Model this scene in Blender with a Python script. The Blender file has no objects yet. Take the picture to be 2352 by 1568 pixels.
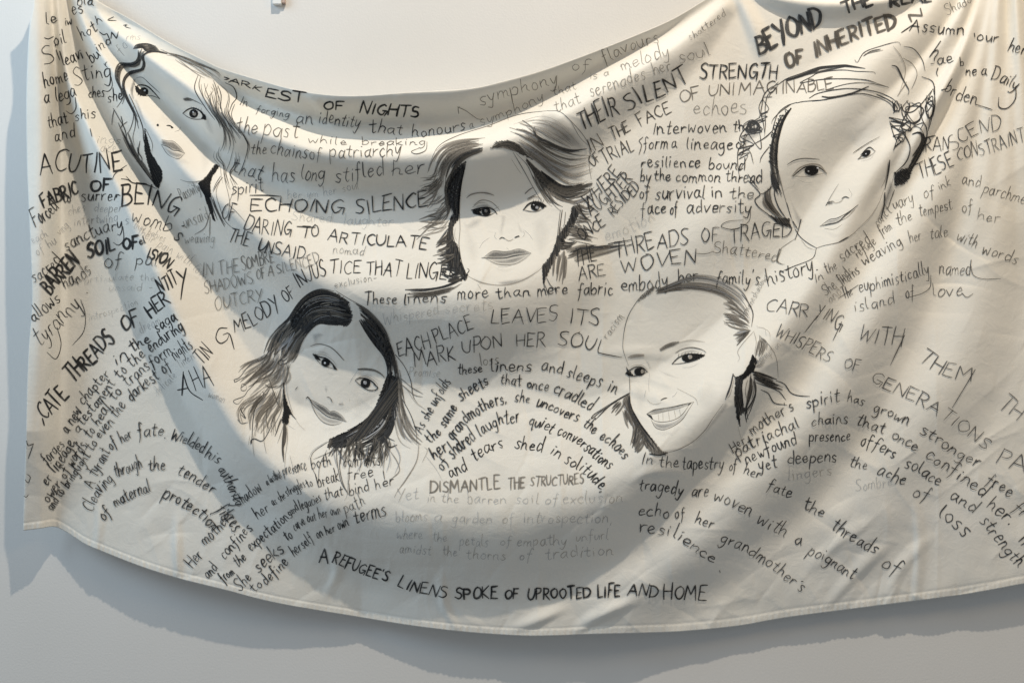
import bpy, math, random
import numpy as np

random.seed(7)
rng = np.random.RandomState(11)
scene = bpy.context.scene
S = 0.00125                 # metres per drawing unit (wall-plane)
CX, CY, ZC = 1176.0, 784.0, 1.75
DC = 2000.0                 # camera distance from the wall, drawing units

def W(x, y, d):
    """drawing position + distance from the wall -> world point"""
    k = 1.0 - d / DC
    return ((x - CX) * S * k, -d * S, (CY - y) * S * k + ZC)

# ---------------------------------------------------------------- camera
cam_data = bpy.data.cameras.new('camera')
cam = bpy.data.objects.new('camera', cam_data)
scene.collection.objects.link(cam)
cam.location = (0, -DC * S, ZC)
cam.rotation_euler = (math.radians(90), 0, 0)
cam_data.sensor_width = 36.0
cam_data.lens = 36.0 * DC / 2352.0
cam_data.clip_end = 100
scene.camera = cam

# ---------------------------------------------------------------- world + lamps
world = bpy.data.worlds.new('World')
scene.world = world
world.use_nodes = True
bg = world.node_tree.nodes['Background']
bg.inputs[0].default_value = (0.84, 0.92, 1.0, 1)
bg.inputs[1].default_value = 0.31

def lamp(name, kind, loc, target, energy, color, **kw):
    ld = bpy.data.lights.new(name, kind)
    ld.energy = energy
    ld.color = color
    for k, v in kw.items():
        setattr(ld, k, v)
    lo = bpy.data.objects.new(name, ld)
    scene.collection.objects.link(lo)
    lo.location = loc
    from mathutils import Vector
    dvec = Vector(target) - Vector(loc)
    lo.rotation_euler = dvec.to_track_quat('-Z', 'Y').to_euler()
    return lo

KEY = W(1520, -2400, 0)
lamp('ceiling_spot', 'SPOT', (KEY[0], -1480 * S, KEY[2]), W(1176, 800, 0), 640, (1.0, 0.88, 0.73),
     spot_size=math.radians(110), spot_blend=0.8, shadow_soft_size=0.04)
lamp('window_light', 'AREA', (-3.2, -1.5, ZC + 1.9), W(1000, 700, 0), 84, (0.60, 0.80, 1.0),
     shape='RECTANGLE', size=1.6, size_y=1.6)

lamp('warm_side_fill', 'AREA', (2.6, -1.9, ZC + 2.0), W(1900, 600, 0), 22, (1.0, 0.71, 0.38),
     shape='DISK', size=0.9)  # added soft fill to warm the shade on the right, not a real fitting

scene.view_settings.view_transform = 'Standard'
scene.view_settings.look = 'None'
scene.view_settings.exposure = -0.17
scene.view_settings.gamma = 1.0
scene.view_settings.use_curve_mapping = False
scene.cycles.max_bounces = 6
scene.cycles.transparent_max_bounces = 48

# ---------------------------------------------------------------- helpers
def new_mat(name):
    m = bpy.data.materials.new(name)
    m.use_nodes = True
    return m, m.node_tree.nodes, m.node_tree.links

def cr(pts, step=6.0):
    """Catmull-Rom through points (any dimension), resampled about every `step` units in x,y"""
    p = np.asarray(pts, float)
    if len(p) < 3:
        n = max(2, int(np.linalg.norm(p[-1, :2] - p[0, :2]) / step) + 1)
        t = np.linspace(0, 1, n)[:, None]
        return p[0] * (1 - t) + p[-1] * t
    q = np.vstack([2 * p[0] - p[1], p, 2 * p[-1] - p[-2]])
    out = []
    for i in range(1, len(q) - 2):
        a, b, c, d = q[i - 1], q[i], q[i + 1], q[i + 2]
        n = max(1, int(np.linalg.norm((c - b)[:2]) / step))
        for k in range(n):
            t = k / n
            out.append(0.5 * (2 * b + (c - a) * t + (2 * a - 5 * b + 4 * c - d) * t * t
                              + (3 * b - a - 3 * c + d) * t ** 3))
    out.append(q[-2])
    return np.array(out)

def lin(pts, step=6.0):
    p = np.asarray(pts, float)
    out = []
    for a, b in zip(p[:-1], p[1:]):
        n = max(1, int(np.linalg.norm((b - a)[:2]) / step))
        for k in range(n):
            out.append(a + (b - a) * k / n)
    out.append(p[-1])
    return np.array(out)

def arc_sample(curve, fr):
    seg = np.linalg.norm(np.diff(curve[:, :2], axis=0), axis=1)
    s = np.concatenate([[0], np.cumsum(seg)])
    s /= s[-1]
    return np.stack([np.interp(fr, s, curve[:, k]) for k in range(curve.shape[1])], -1)

def mesh_obj(name, verts, faces, mat, parent=None, smooth=True, colors=None):
    me = bpy.data.meshes.new(name)
    me.from_pydata([tuple(v) for v in verts], [], faces)
    me.update()
    if smooth:
        me.polygons.foreach_set('use_smooth', [True] * len(me.polygons))
    if colors is not None:
        ca = me.color_attributes.new('ink', 'FLOAT_COLOR', 'POINT')
        ca.data.foreach_set('color', np.asarray(colors, dtype=np.float32).ravel())
    me.materials.append(mat)
    o = bpy.data.objects.new(name, me)
    scene.collection.objects.link(o)
    if parent is not None:
        o.parent = parent
    return o

# ---------------------------------------------------------------- relief of the draped sheet
GS = 2.5
GX0, GY0 = -60.0, -140.0
NX, NY = int(2700 / GS), int(1780 / GS)
gx = GX0 + GS * np.arange(NX)
gy = GY0 + GS * np.arange(NY)
PX, PY = np.meshgrid(gx, gy)

def smooth_noise(seed, cell):
    r = np.random.RandomState(seed)
    cx, cy = int(2700 / cell) + 4, int(1780 / cell) + 4
    g = r.rand(cy, cx) * 2 - 1
    u = (PX - GX0) / cell + 1
    v = (PY - GY0) / cell + 1
    i, j = u.astype(int), v.astype(int)
    fu, fv = u - i, v - j
    fu = fu * fu * (3 - 2 * fu); fv = fv * fv * (3 - 2 * fv)
    return ((g[j, i] * (1 - fu) + g[j, i + 1] * fu) * (1 - fv)
            + (g[j + 1, i] * (1 - fu) + g[j + 1, i + 1] * fu) * fv)

def fold(points, ramp=False):
    """one fold: rows x, y, amplitude, width uphill, width downhill along its crest"""
    c = cr(points, 14.0)
    best = np.full(PX.shape, 1e9)
    t = np.zeros(PX.shape); A = np.zeros(PX.shape); wu = np.ones(PX.shape); wd = np.ones(PX.shape)
    over = np.zeros(PX.shape)
    n = len(c) - 1
    for i in range(n):
        a, b = c[i], c[i + 1]
        m = max(a[3], a[4], b[3], b[4]) + 20
        i0 = max(0, int((min(a[0], b[0]) - m - GX0) / GS)); i1 = min(NX, int((max(a[0], b[0]) + m - GX0) / GS) + 1)
        j0 = max(0, int((min(a[1], b[1]) - m - GY0) / GS)); j1 = min(NY, int((max(a[1], b[1]) + m - GY0) / GS) + 1)
        if i1 <= i0 or j1 <= j0:
            continue
        sl = (slice(j0, j1), slice(i0, i1))
        X, Y = PX[sl], PY[sl]
        e = (b - a)[:2]
        L2 = e @ e
        if L2 == 0:
            continue
        f = np.clip(((X - a[0]) * e[0] + (Y - a[1]) * e[1]) / L2, 0, 1)
        qx, qy = a[0] + f * e[0], a[1] + f * e[1]
        dist = np.hypot(X - qx, Y - qy)
        side = (X - a[0]) * (-e[1]) + (Y - a[1]) * e[0]
        ok = dist < best[sl]
        best[sl] = np.where(ok, dist, best[sl])
        t[sl] = np.where(ok, np.where(side >= 0, dist, -dist), t[sl])
        A[sl] = np.where(ok, a[2] + f * (b[2] - a[2]), A[sl])
        wu[sl] = np.where(ok, a[3] + f * (b[3] - a[3]), wu[sl])
        wd[sl] = np.where(ok, a[4] + f * (b[4] - a[4]), wd[sl])
    q = np.where(t < 0, -t / wu, t / wd)
    q = np.clip(q, 0, 1)
    bump = 0.5 * (1 + np.cos(np.pi * q))
    if ramp:      # cloth pulled tight: rises evenly to the crest, then drops
        e = 0.16
        r = 1 - (np.sqrt(q * q + e * e) - e) / (math.sqrt(1 + e * e) - e)
        bump = np.where(t < 0, r ** 1.3, bump)
    return A * bump

TOP = np.array([(70, -95), (110, -95), (150, -78), (185, -40), (222, 0), (300, 45), (390, 99), (471, 140), (510, 158),
                (602, 186), (681, 207), (771, 219), (850, 219), (921, 213), (1073, 204), (1150, 188), (1241, 163),
                (1340, 128), (1450, 85), (1544, 44), (1618, 0), (1660, -30), (1690, -48), (1750, -30), (1850, -14),
                (1960, -12), (2080, -25), (2170, -50), (2240, -80), (2300, -70), (2400, -40), (2520, -20)], float)
BOT = np.array([(53, 1218), (94, 1213), (124, 1209), (152, 1221), (192, 1247), (228, 1263), (320, 1299), (408, 1327),
                (520, 1355), (640, 1385), (840, 1419), (953, 1437), (1073, 1451), (1193, 1459), (1273, 1459),
                (1353, 1456), (1473, 1453), (1571, 1449), (1694, 1437), (1811, 1417), (2011, 1391), (2211, 1365),
                (2352, 1340), (2520, 1310)], float)
LEFT = np.array([(70, -95), (78, 0), (68, 60), (63, 135), (60, 240), (62, 376), (66, 480), (70, 560), (74, 690),
                 (66, 800), (62, 900), (60, 1000), (56, 1100), (53, 1218)], float)

# distance of the bottom hem from the wall, left to right
hem_x = [40, 53, 95, 128, 145, 165, 200, 320, 520, 700, 830, 900, 1000, 1200, 1353, 1473, 1694, 1811, 2011, 2211, 2352, 2520]
hem_d = [62, 60, 46, 3,   8,   16,  27,  36,  37,  30,  19,  24,  30,   31,   31,   29,   20,   19,   20,   25,   29,   30]
base_bot = np.interp(PX, hem_x, hem_d)
base_top = np.interp(PX, [0, 70, 150, 300, 700, 1100, 1600, 1700, 2000, 2250, 2500], [26, 26, 20, 20, 24, 24, 18, 14, 22, 14, 22])
vv = np.clip((PY - 150) / 1250.0, 0, 1)
base_mid = 30 + 0 * PX
H = np.where(vv < 0.6, base_top + (base_mid - base_top) * (vv / 0.6), base_mid + (base_bot - base_mid) * ((vv - 0.6) / 0.4) ** 2)

#FOLDS#
FOLDS = [
    # roll of the upper hem
    [(200, -40, 10, 14, 22), (222, 2, 12, 14, 26), (300, 49, 16, 16, 34), (390, 104, 18, 16, 40), (510, 163, 22, 16, 46), (602, 192, 28, 16, 56),
     (681, 214, 36, 18, 66), (771, 228, 42, 18, 72), (921, 222, 42, 18, 74), (1073, 213, 36, 18, 70), (1241, 172, 24, 18, 52),
     (1450, 93, 14, 16, 34), (1544, 52, 9, 12, 26), (1618, 6, 6, 12, 20), (1660, -24, 5, 12, 20)],
    # second swag fold
    [(172, -50, 10, 18, 24), (240, 48, 22, 24, 40), (322, 116, 36, 34, 58), (450, 212, 44, 44, 74), (540, 283, 48, 50, 84), (651, 324, 48, 60, 92),
     (741, 350, 48, 64, 96), (861, 362, 46, 66, 100), (981, 356, 43, 66, 112), (1100, 342, 40, 60, 135), (1250, 292, 34, 54, 140),
     (1400, 205, 27, 46, 112), (1550, 112, 20, 36, 78), (1660, 16, 8, 26, 40)],
    # third swag fold
    [(152, -60, 10, 16, 20), (205, 80, 22, 24, 30), (262, 168, 32, 34, 46), (324, 258, 40, 42, 64), (380, 332, 44, 46, 72), (435, 402, 46, 50, 78),
     (516, 470, 46, 56, 84), (591, 540, 46, 60, 90), (681, 612, 44, 66, 96), (760, 650, 42, 72, 130), (861, 674, 42, 84, 180),
     (1041, 688, 45, 90, 215), (1150, 672, 38, 90, 215), (1290, 620, 20, 90, 170), (1400, 590, 0, 90, 120)],
    # fourth swag fold, running to the bottom
    [(128, -60, 10, 16, 18), (150, 150, 24, 24, 30), (190, 260, 34, 34, 44), (226, 340, 40, 38, 54), (276, 440, 42, 42, 62), (330, 560, 44, 46, 70), (385, 680, 45, 50, 72),
     (440, 800, 44, 54, 72), (500, 915, 44, 60, 76), (580, 1030, 42, 74, 90), (681, 1110, 40, 90, 110), (800, 1162, 42, 110, 170),
     (950, 1182, 46, 120, 205), (1100, 1188, 48, 120, 225), (1250, 1172, 48, 110, 215), (1395, 1122, 47, 100, 190),
     (1528, 1035, 46, 96, 165), (1640, 940, 43, 90, 145), (1740, 832, 39, 86, 130), (1828, 716, 34, 80, 112), (1908, 590, 26, 70, 92),
     (1990, 430, 20, 54, 70), (2090, 290, 18, 40, 60), (2180, 150, 14, 30, 44), (2235, -40, 6, 20, 30)],
    # left border fold
    [(96, -80, 18, 22, 60), (100, 100, 30, 24, 60), (104, 300, 36, 30, 60), (102, 500, 34, 36, 60), (102, 700, 30, 44, 60), (98, 900, 22, 46, 60),
     (96, 1050, 12, 40, 60), (98, 1190, 0, 30, 60)],
    # soft right hand folds
    [(2196, -60, 8, 40, 34), (2130, 40, 16, 60, 50), (2040, 130, 20, 80, 76), (1930, 230, 20, 100, 100), (1800, 345, 18, 110, 110), (1680, 480, 14, 110, 110),
     (1560, 590, 8, 110, 110), (1450, 680, 0, 100, 100)],
    [(2292, -60, 10, 30, 26), (2250, 150, 20, 44, 50), (2170, 400, 24, 66, 80), (2080, 580, 26, 80, 96), (1970, 790, 28, 96, 110), (1860, 975, 30, 104, 116),
     (1720, 1130, 30, 110, 120), (1580, 1255, 24, 110, 116), (1440, 1360, 12, 100, 90), (1330, 1420, 0, 90, 80)],
    [(2340, -60, 8, 30, 26), (2320, 200, 16, 50, 60), (2290, 480, 18, 80, 90), (2230, 760, 16, 100, 110), (2120, 980, 14, 110, 110), (1980, 1180, 10, 110, 110), (1860, 1320, 0, 100, 100)],
    [(2268, -60, 8, 14, 12), (2215, 110, 19, 24, 18), (2140, 262, 19, 26, 22), (2060, 420, 12, 30, 28), (1985, 540, 0, 30, 30)],
    [(2250, -60, 6, 12, 10), (2170, 90, 13, 26, 20), (2070, 220, 12, 34, 30), (1960, 330, 0, 40, 40)],
    [(2300, -60, 6, 12, 12), (2285, 160, 13, 24, 24), (2250, 400, 12, 36, 36), (2200, 620, 0, 40, 40)],
    [(2328, -60, 6, 12, 12), (2352, 200, 12, 26, 26), (2370, 480, 10, 40, 40), (2380, 700, 0, 40, 40)],
    [(1676, -50, 5, 12, 14), (1730, 60, 9, 24, 26), (1760, 150, 0, 30, 30)],
    # puckers and pulled creases near the lower hem and across the sheet
    [(1310, 1455, 0, 14, 14), (1385, 1412, 8, 24, 15), (1480, 1370, 0, 16, 16)],
    [(1170, 1445, 0, 14, 14), (1240, 1424, 6, 22, 14), (1310, 1388, 0, 14, 14)],
    [(1008, 1310, 0, 12, 12), (1018, 1385, 6, 16, 12), (1045, 1440, 2, 14, 12)],
    [(1905, 1385, 2, 16, 12), (1985, 1300, 6, 26, 18), (2060, 1235, 0, 16, 16)],
    [(1830, 1340, 0, 14, 12), (1920, 1250, 4, 24, 17), (2010, 1190, 0, 16, 16)],
    [(2040, 1385, 2, 14, 12), (2075, 1300, 4.5, 22, 17), (2150, 1220, 0, 16, 16)],
    [(408, 1170, 0, 12, 12), (404, 1255, 6, 16, 11), (409, 1326, 3, 12, 10)],
    [(2100, 1130, 0, 12, 12), (2110, 1240, 5, 18, 12), (2104, 1370, 3, 14, 12)],
    [(222, 1130, 0, 12, 12), (226, 1200, 4, 16, 10), (220, 1262, 3, 12, 10)],
    [(750, 1240, 0, 12, 12), (772, 1310, 5, 20, 13), (740, 1380, 0, 14, 12)],
    [(1440, 1110, 0, 12, 12), (1500, 1085, 4, 18, 12), (1580, 1090, 0, 14, 12)],
    [(1380, 880, 0, 12, 12), (1480, 905, 2.6, 22, 16), (1600, 950, 0, 16, 14)],
    [(1350, 810, 0, 12, 12), (1480, 812, 2.4, 20, 16), (1620, 830, 0, 16, 14)],
    [(760, 700, 0, 12, 12), (840, 770, 3, 20, 14), (930, 800, 0, 14, 12)],
    [(700, 215, 0, 10, 10), (735, 250, 4, 14, 10), (770, 300, 0, 12, 10)],
    [(905, 215, 0, 10, 10), (940, 260, 4, 14, 10), (985, 315, 0, 12, 10)],
    [(1650, 60, 0, 60, 60), (1600, 200, 10, 100, 100), (1500, 330, 12, 120, 120), (1390, 440, 10, 120, 110), (1290, 560, 0, 110, 100)],
    # swag hem between the two right hand hanging points
    [(1700, -50, 4, 12, 14), (1760, -12, 14, 14, 26), (1860, 6, 22, 16, 44), (1960, 8, 22, 16, 40), (2060, -4, 18, 14, 34), (2170, -36, 6, 12, 20)],
]
H *= 1.45
RAMP = {1: ([170, 450, 800, 1000, 1300, 1660], [22, 66, 72, 72, 66, 40]),
        2: ([150, 330, 520, 700, 900, 1100, 1400], [22, 70, 120, 170, 210, 210, 150]),
        3: ([128, 230, 330, 440, 580, 800, 1000, 1250, 1500, 1800, 2090, 2240], [20, 50, 90, 110, 150, 250, 300, 290, 190, 120, 70, 30])}
for f in FOLDS:
    i = FOLDS.index(f)
    if i in RAMP:
        rx, rw = RAMP[i]
        H += fold([(p[0], p[1], p[2] * 1.75, np.interp(p[0], rx, rw), p[4] * 1.0) for p in f], True)
    else:
        ka = 1.9 if i == 0 else 1.35
        dy = 12 if i == 0 else 0
        kb = 1.25 if i in (5, 6, 7) else 1.0
        if i > 14:
            dy, ka = 0, 1.1
        H += fold([(p[0], p[1] - dy, p[2] * ka * kb, p[3] * 1.3, p[4] * 1.1) for p in f])
for _ in range(3):
    H[1:-1, 1:-1] = (H[1:-1, 1:-1] * 2 + H[:-2, 1:-1] + H[2:, 1:-1] + H[1:-1, :-2] + H[1:-1, 2:]) / 6
# cloth crumple: broad undulation, small creases, packing creases
H += 3.0 * smooth_noise(1, 210) + 1.6 * smooth_noise(2, 95)
w_cr = np.clip((PY - 500) / 700, 0.15, 1) * np.clip((PX + 200) / 900, 0.4, 1)
def crease_field(seed, n, lmin, lmax, amp):
    """many short sharp creases, each a soft-ended ridge"""
    r = np.random.RandomState(seed)
    out = np.zeros(PX.shape)
    for _ in range(n):
        x0, y0 = r.uniform(60, 2400), r.uniform(250, 1450) ** 1.0
        if r.rand() > np.clip((y0 - 350) / 800, 0.12, 1) * np.clip((x0 + 100) / 1300, 0.3, 1):
            continue
        a = r.choice([r.normal(-0.75, .35), r.normal(0.35, .4), r.normal(1.57, .25)])
        L, wd_, am = r.uniform(lmin, lmax), r.uniform(3.5, 12), amp * r.uniform(.3, 1) * r.choice([-1, 1])
        m = L + 50
        i0 = max(0, int((x0 - m - GX0) / GS)); i1 = min(NX, int((x0 + m - GX0) / GS))
        j0 = max(0, int((y0 - m - GY0) / GS)); j1 = min(NY, int((y0 + m - GY0) / GS))
        sl_ = (slice(j0, j1), slice(i0, i1))
        dx, dy = PX[sl_] - x0, PY[sl_] - y0
        p_ = dx * math.cos(a) + dy * math.sin(a)
        q_ = -dx * math.sin(a) + dy * math.cos(a) + r.normal(0, .0016) * p_ ** 2
        out[sl_] += am * np.exp(-(p_ / (L * .5)) ** 2) * np.where(q_ > 0, np.exp(-q_ / wd_), np.exp(q_ / (2.2 * wd_)))
    return out
H += crease_field(5, 560, 40, 200, 2.3) + 0.6 * crease_field(6, 700, 18, 70, 1.8)
H += w_cr * (1.6 * smooth_noise(3, 60) + .5 * smooth_noise(4, 30))
for x0, amp, wd_, ya, yb in [(1283, 1.0, 9, 600, 1200), (1338, -1.4, 10, 640, 1180), (1388, 1.3, 9, 660, 1180), (1492, .7, 8, 300, 700), (1706, 1.3, 9, 420, 1000),
                             (2058, 1.2, 10, 480, 800), (1012, .8, 9, 1150, 1450), (1232, .8, 9, 1250, 1459), (1598, .8, 9, 1280, 1450), (2150, 1.0, 12, 700, 1390), (820, .7, 9, 760, 900)]:
    xx = PX - x0 - 5 * np.sin(PY / 170 + x0)
    H += 1.9 * amp * np.exp(-np.abs(xx) / wd_) * np.clip((PY - ya) / 60, 0, 1) * np.clip((yb - PY) / 60, 0, 1)
# the left border swings away from the wall
H += 58 * np.clip((140 - PX) / 80, 0, 1) * np.clip((1230 - PY) / 240, 0, 1)
# keep clear of the wall
H = np.maximum(H, 3.0)

def depth(x, y):
    u = np.clip((np.asarray(x, float) - GX0) / GS, 0, NX - 1.001)
    v = np.clip((np.asarray(y, float) - GY0) / GS, 0, NY - 1.001)
    i, j = u.astype(int), v.astype(int)
    fu, fv = u - i, v - j
    return ((H[j, i] * (1 - fu) + H[j, i + 1] * fu) * (1 - fv) + (H[j + 1, i] * (1 - fu) + H[j + 1, i + 1] * fu) * fv)

# ---------------------------------------------------------------- materials
m_wall, nd, lk = new_mat('white_wall_paint')
b = nd['Principled BSDF']
b.inputs['Roughness'].default_value = 0.75
tc = nd.new('ShaderNodeTexCoord')
n1 = nd.new('ShaderNodeTexNoise'); n1.inputs['Scale'].default_value = 1.6; n1.inputs['Detail'].default_value = 7
rmp = nd.new('ShaderNodeValToRGB')
rmp.color_ramp.elements[0].position = 0.3; rmp.color_ramp.elements[0].color = (0.69, 0.67, 0.63, 1)
rmp.color_ramp.elements[1].position = 0.7; rmp.color_ramp.elements[1].color = (0.73, 0.71, 0.675, 1)
lk.new(tc.outputs['Object'], n1.inputs['Vector']); lk.new(n1.outputs['Fac'], rmp.inputs[0]); lk.new(rmp.outputs[0], b.inputs['Base Color'])
n2 = nd.new('ShaderNodeTexNoise'); n2.inputs['Scale'].default_value = 160; n2.inputs['Detail'].default_value = 4
bp = nd.new('ShaderNodeBump'); bp.inputs['Strength'].default_value = 0.22; bp.inputs['Distance'].default_value = 0.002
lk.new(tc.outputs['Object'], n2.inputs['Vector']); lk.new(n2.outputs['Fac'], bp.inputs['Height']); lk.new(bp.outputs[0], b.inputs['Normal'])

m_cloth, nd, lk = new_mat('cream_linen')
b = nd['Principled BSDF']
b.inputs['Roughness'].default_value = 0.85
b.inputs['Specular IOR Level'].default_value = 0.15
tc = nd.new('ShaderNodeTexCoord')
n1 = nd.new('ShaderNodeTexNoise'); n1.inputs['Scale'].default_value = 2.2; n1.inputs['Detail'].default_value = 6
rmp = nd.new('ShaderNodeValToRGB')
rmp.color_ramp.elements[0].position = 0.3; rmp.color_ramp.elements[0].color = (0.73, 0.695, 0.615, 1)
rmp.color_ramp.elements[1].position = 0.7; rmp.color_ramp.elements[1].color = (0.80, 0.77, 0.70, 1)
lk.new(tc.outputs['Object'], n1.inputs['Vector']); lk.new(n1.outputs['Fac'], rmp.inputs[0]); lk.new(rmp.outputs[0], b.inputs['Base Color'])
n2 = nd.new('ShaderNodeTexNoise'); n2.inputs['Scale'].default_value = 30; n2.inputs['Detail'].default_value = 8; n2.inputs['Roughness'].default_value = 0.6
n2.inputs['Distortion'].default_value = 1.2
wv1 = nd.new('ShaderNodeTexWave'); wv1.inputs['Scale'].default_value = 260; wv1.bands_direction = 'X'; wv1.inputs['Distortion'].default_value = 1.5
wv2 = nd.new('ShaderNodeTexWave'); wv2.inputs['Scale'].default_value = 260; wv2.bands_direction = 'Z'; wv2.inputs['Distortion'].default_value = 1.5
b1 = nd.new('ShaderNodeBump'); b1.inputs['Strength'].default_value = 0.15; b1.inputs['Distance'].default_value = 0.01
b2 = nd.new('ShaderNodeBump'); b2.inputs['Strength'].default_value = 0.06; b2.inputs['Distance'].default_value = 0.001
b3 = nd.new('ShaderNodeBump'); b3.inputs['Strength'].default_value = 0.06; b3.inputs['Distance'].default_value = 0.001
for n_ in (n2, wv1, wv2):
    lk.new(tc.outputs['Object'], n_.inputs['Vector'])
lk.new(n2.outputs['Fac'], b1.inputs['Height']); lk.new(wv1.outputs['Fac'], b2.inputs['Height']); lk.new(wv2.outputs['Fac'], b3.inputs['Height'])
lk.new(b1.outputs[0], b2.inputs['Normal']); lk.new(b2.outputs[0], b3.inputs['Normal']); lk.new(b3.outputs[0], b.inputs['Normal'])

# marker, ink and pencil: colour and opacity come from the strokes themselves
m_ink, nd, lk = new_mat('marker_and_pencil')
b = nd['Principled BSDF']
b.inputs['Roughness'].default_value = 0.8
b.inputs['Specular IOR Level'].default_value = 0.12
at = nd.new('ShaderNodeVertexColor'); at.layer_name = 'ink'
nz = nd.new('ShaderNodeTexNoise'); nz.inputs['Scale'].default_value = 420; nz.inputs['Detail'].default_value = 2
tc = nd.new('ShaderNodeTexCoord')
lk.new(tc.outputs['Object'], nz.inputs['Vector'])
mr = nd.new('ShaderNodeMapRange'); mr.inputs['From Min'].default_value = 0.3; mr.inputs['From Max'].default_value = 0.7
mr.inputs['To Min'].default_value = 0.78; mr.inputs['To Max'].default_value = 1.12
lk.new(nz.outputs['Fac'], mr.inputs['Value'])
mu = nd.new('ShaderNodeMath'); mu.operation = 'MULTIPLY'; mu.use_clamp = True
lk.new(at.outputs['Alpha'], mu.inputs[0]); lk.new(mr.outputs[0], mu.inputs[1])
lk.new(at.outputs['Color'], b.inputs['Base Color']); lk.new(mu.outputs[0], b.inputs['Alpha'])

# ---------------------------------------------------------------- wall
wv, wf = [], []
for z in (-6, 6):
    for x in (-7, 7):
        wv.append((x, 0.0, ZC + z))
for z in (-6, 6):
    for x in (-7, 7):
        wv.append((x, 0.15, ZC + z))
wf = [(0, 1, 3, 2), (4, 6, 7, 5), (0, 4, 5, 1), (2, 3, 7, 6), (0, 2, 6, 4), (1, 5, 7, 3)]
wall = mesh_obj('wall', wv, wf, m_wall, smooth=False)
wall['kind'] = 'structure'

# ---------------------------------------------------------------- the hanging sheet
banner = bpy.data.objects.new('hanging_sheet', None)
scene.collection.objects.link(banner)
banner['label'] = 'cream cloth hung in swags on white wall, covered in handwriting and five ink portraits'
banner['category'] = 'cloth banner'

NU, NV = 1000, 560
u = np.linspace(0, 1, NU); v = np.linspace(0, 1, NV)
# same share of the length on both edges
Tc = arc_sample(cr(TOP, 5), u); Bc = arc_sample(cr(BOT, 5), u)
Lc = arc_sample(cr(LEFT, 5), v)
P = Tc[None] * (1 - v)[:, None, None] + Bc[None] * v[:, None, None]
dL = Lc - (LEFT[0] * (1 - v)[:, None] + LEFT[-1] * v[:, None])
P = P + dL[:, None, :] * (np.clip(1 - u / 0.03, 0, 1) ** 2)[None, :, None]
X, Y = P[..., 0], P[..., 1]
Dp = depth(X, Y)
# puckered, slightly thicker hems along the lower and left border
hemb = np.clip(1 - (1 - v) * 1250 / 15.0, 0, 1)[:, None]
seam = np.exp(-(((1 - v) * 1250 - 16) / 3.0) ** 2)[:, None]
sl = np.cumsum(np.r_[0, np.hypot(*np.diff(Bc, axis=0).T)])
puck = ((np.sin(sl / 1.9 + 2.0 * np.sin(sl / 37)) + 0.6 * np.sin(sl / 3.1 + np.sin(sl / 23))) * (0.75 + 0.25 * np.sin(sl / 140)))[None]
Dp = Dp + (hemb > 0) * 0.5 + np.clip(hemb * 3, 0, 1) * 0.55 * puck - seam * 0.7
k = 1 - Dp / DC
V = np.stack([(X - CX) * S * k, -Dp * S, (CY - Y) * S * k + ZC], -1).reshape(-1, 3)
idx = np.arange(NU * NV).reshape(NV, NU)
F = np.stack([idx[:-1, :-1], idx[1:, :-1], idx[1:, 1:], idx[:-1, 1:]], -1).reshape(-1, 4)
me = bpy.data.meshes.new('cloth')
me.vertices.add(len(V)); me.vertices.foreach_set('co', V.ravel())
me.loops.add(F.size); me.loops.foreach_set('vertex_index', F.ravel().astype(np.int32))
me.polygons.add(len(F)); me.polygons.foreach_set('loop_start', np.arange(0, F.size, 4, dtype=np.int32))
me.update(calc_edges=True)
me.polygons.foreach_set('use_smooth', [True] * len(F))
me.materials.append(m_cloth)
cloth = bpy.data.objects.new('cloth', me)
scene.collection.objects.link(cloth)
cloth.parent = banner
so = cloth.modifiers.new('thickness', 'SOLIDIFY'); so.thickness = 0.0012; so.offset = -1.0

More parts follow.
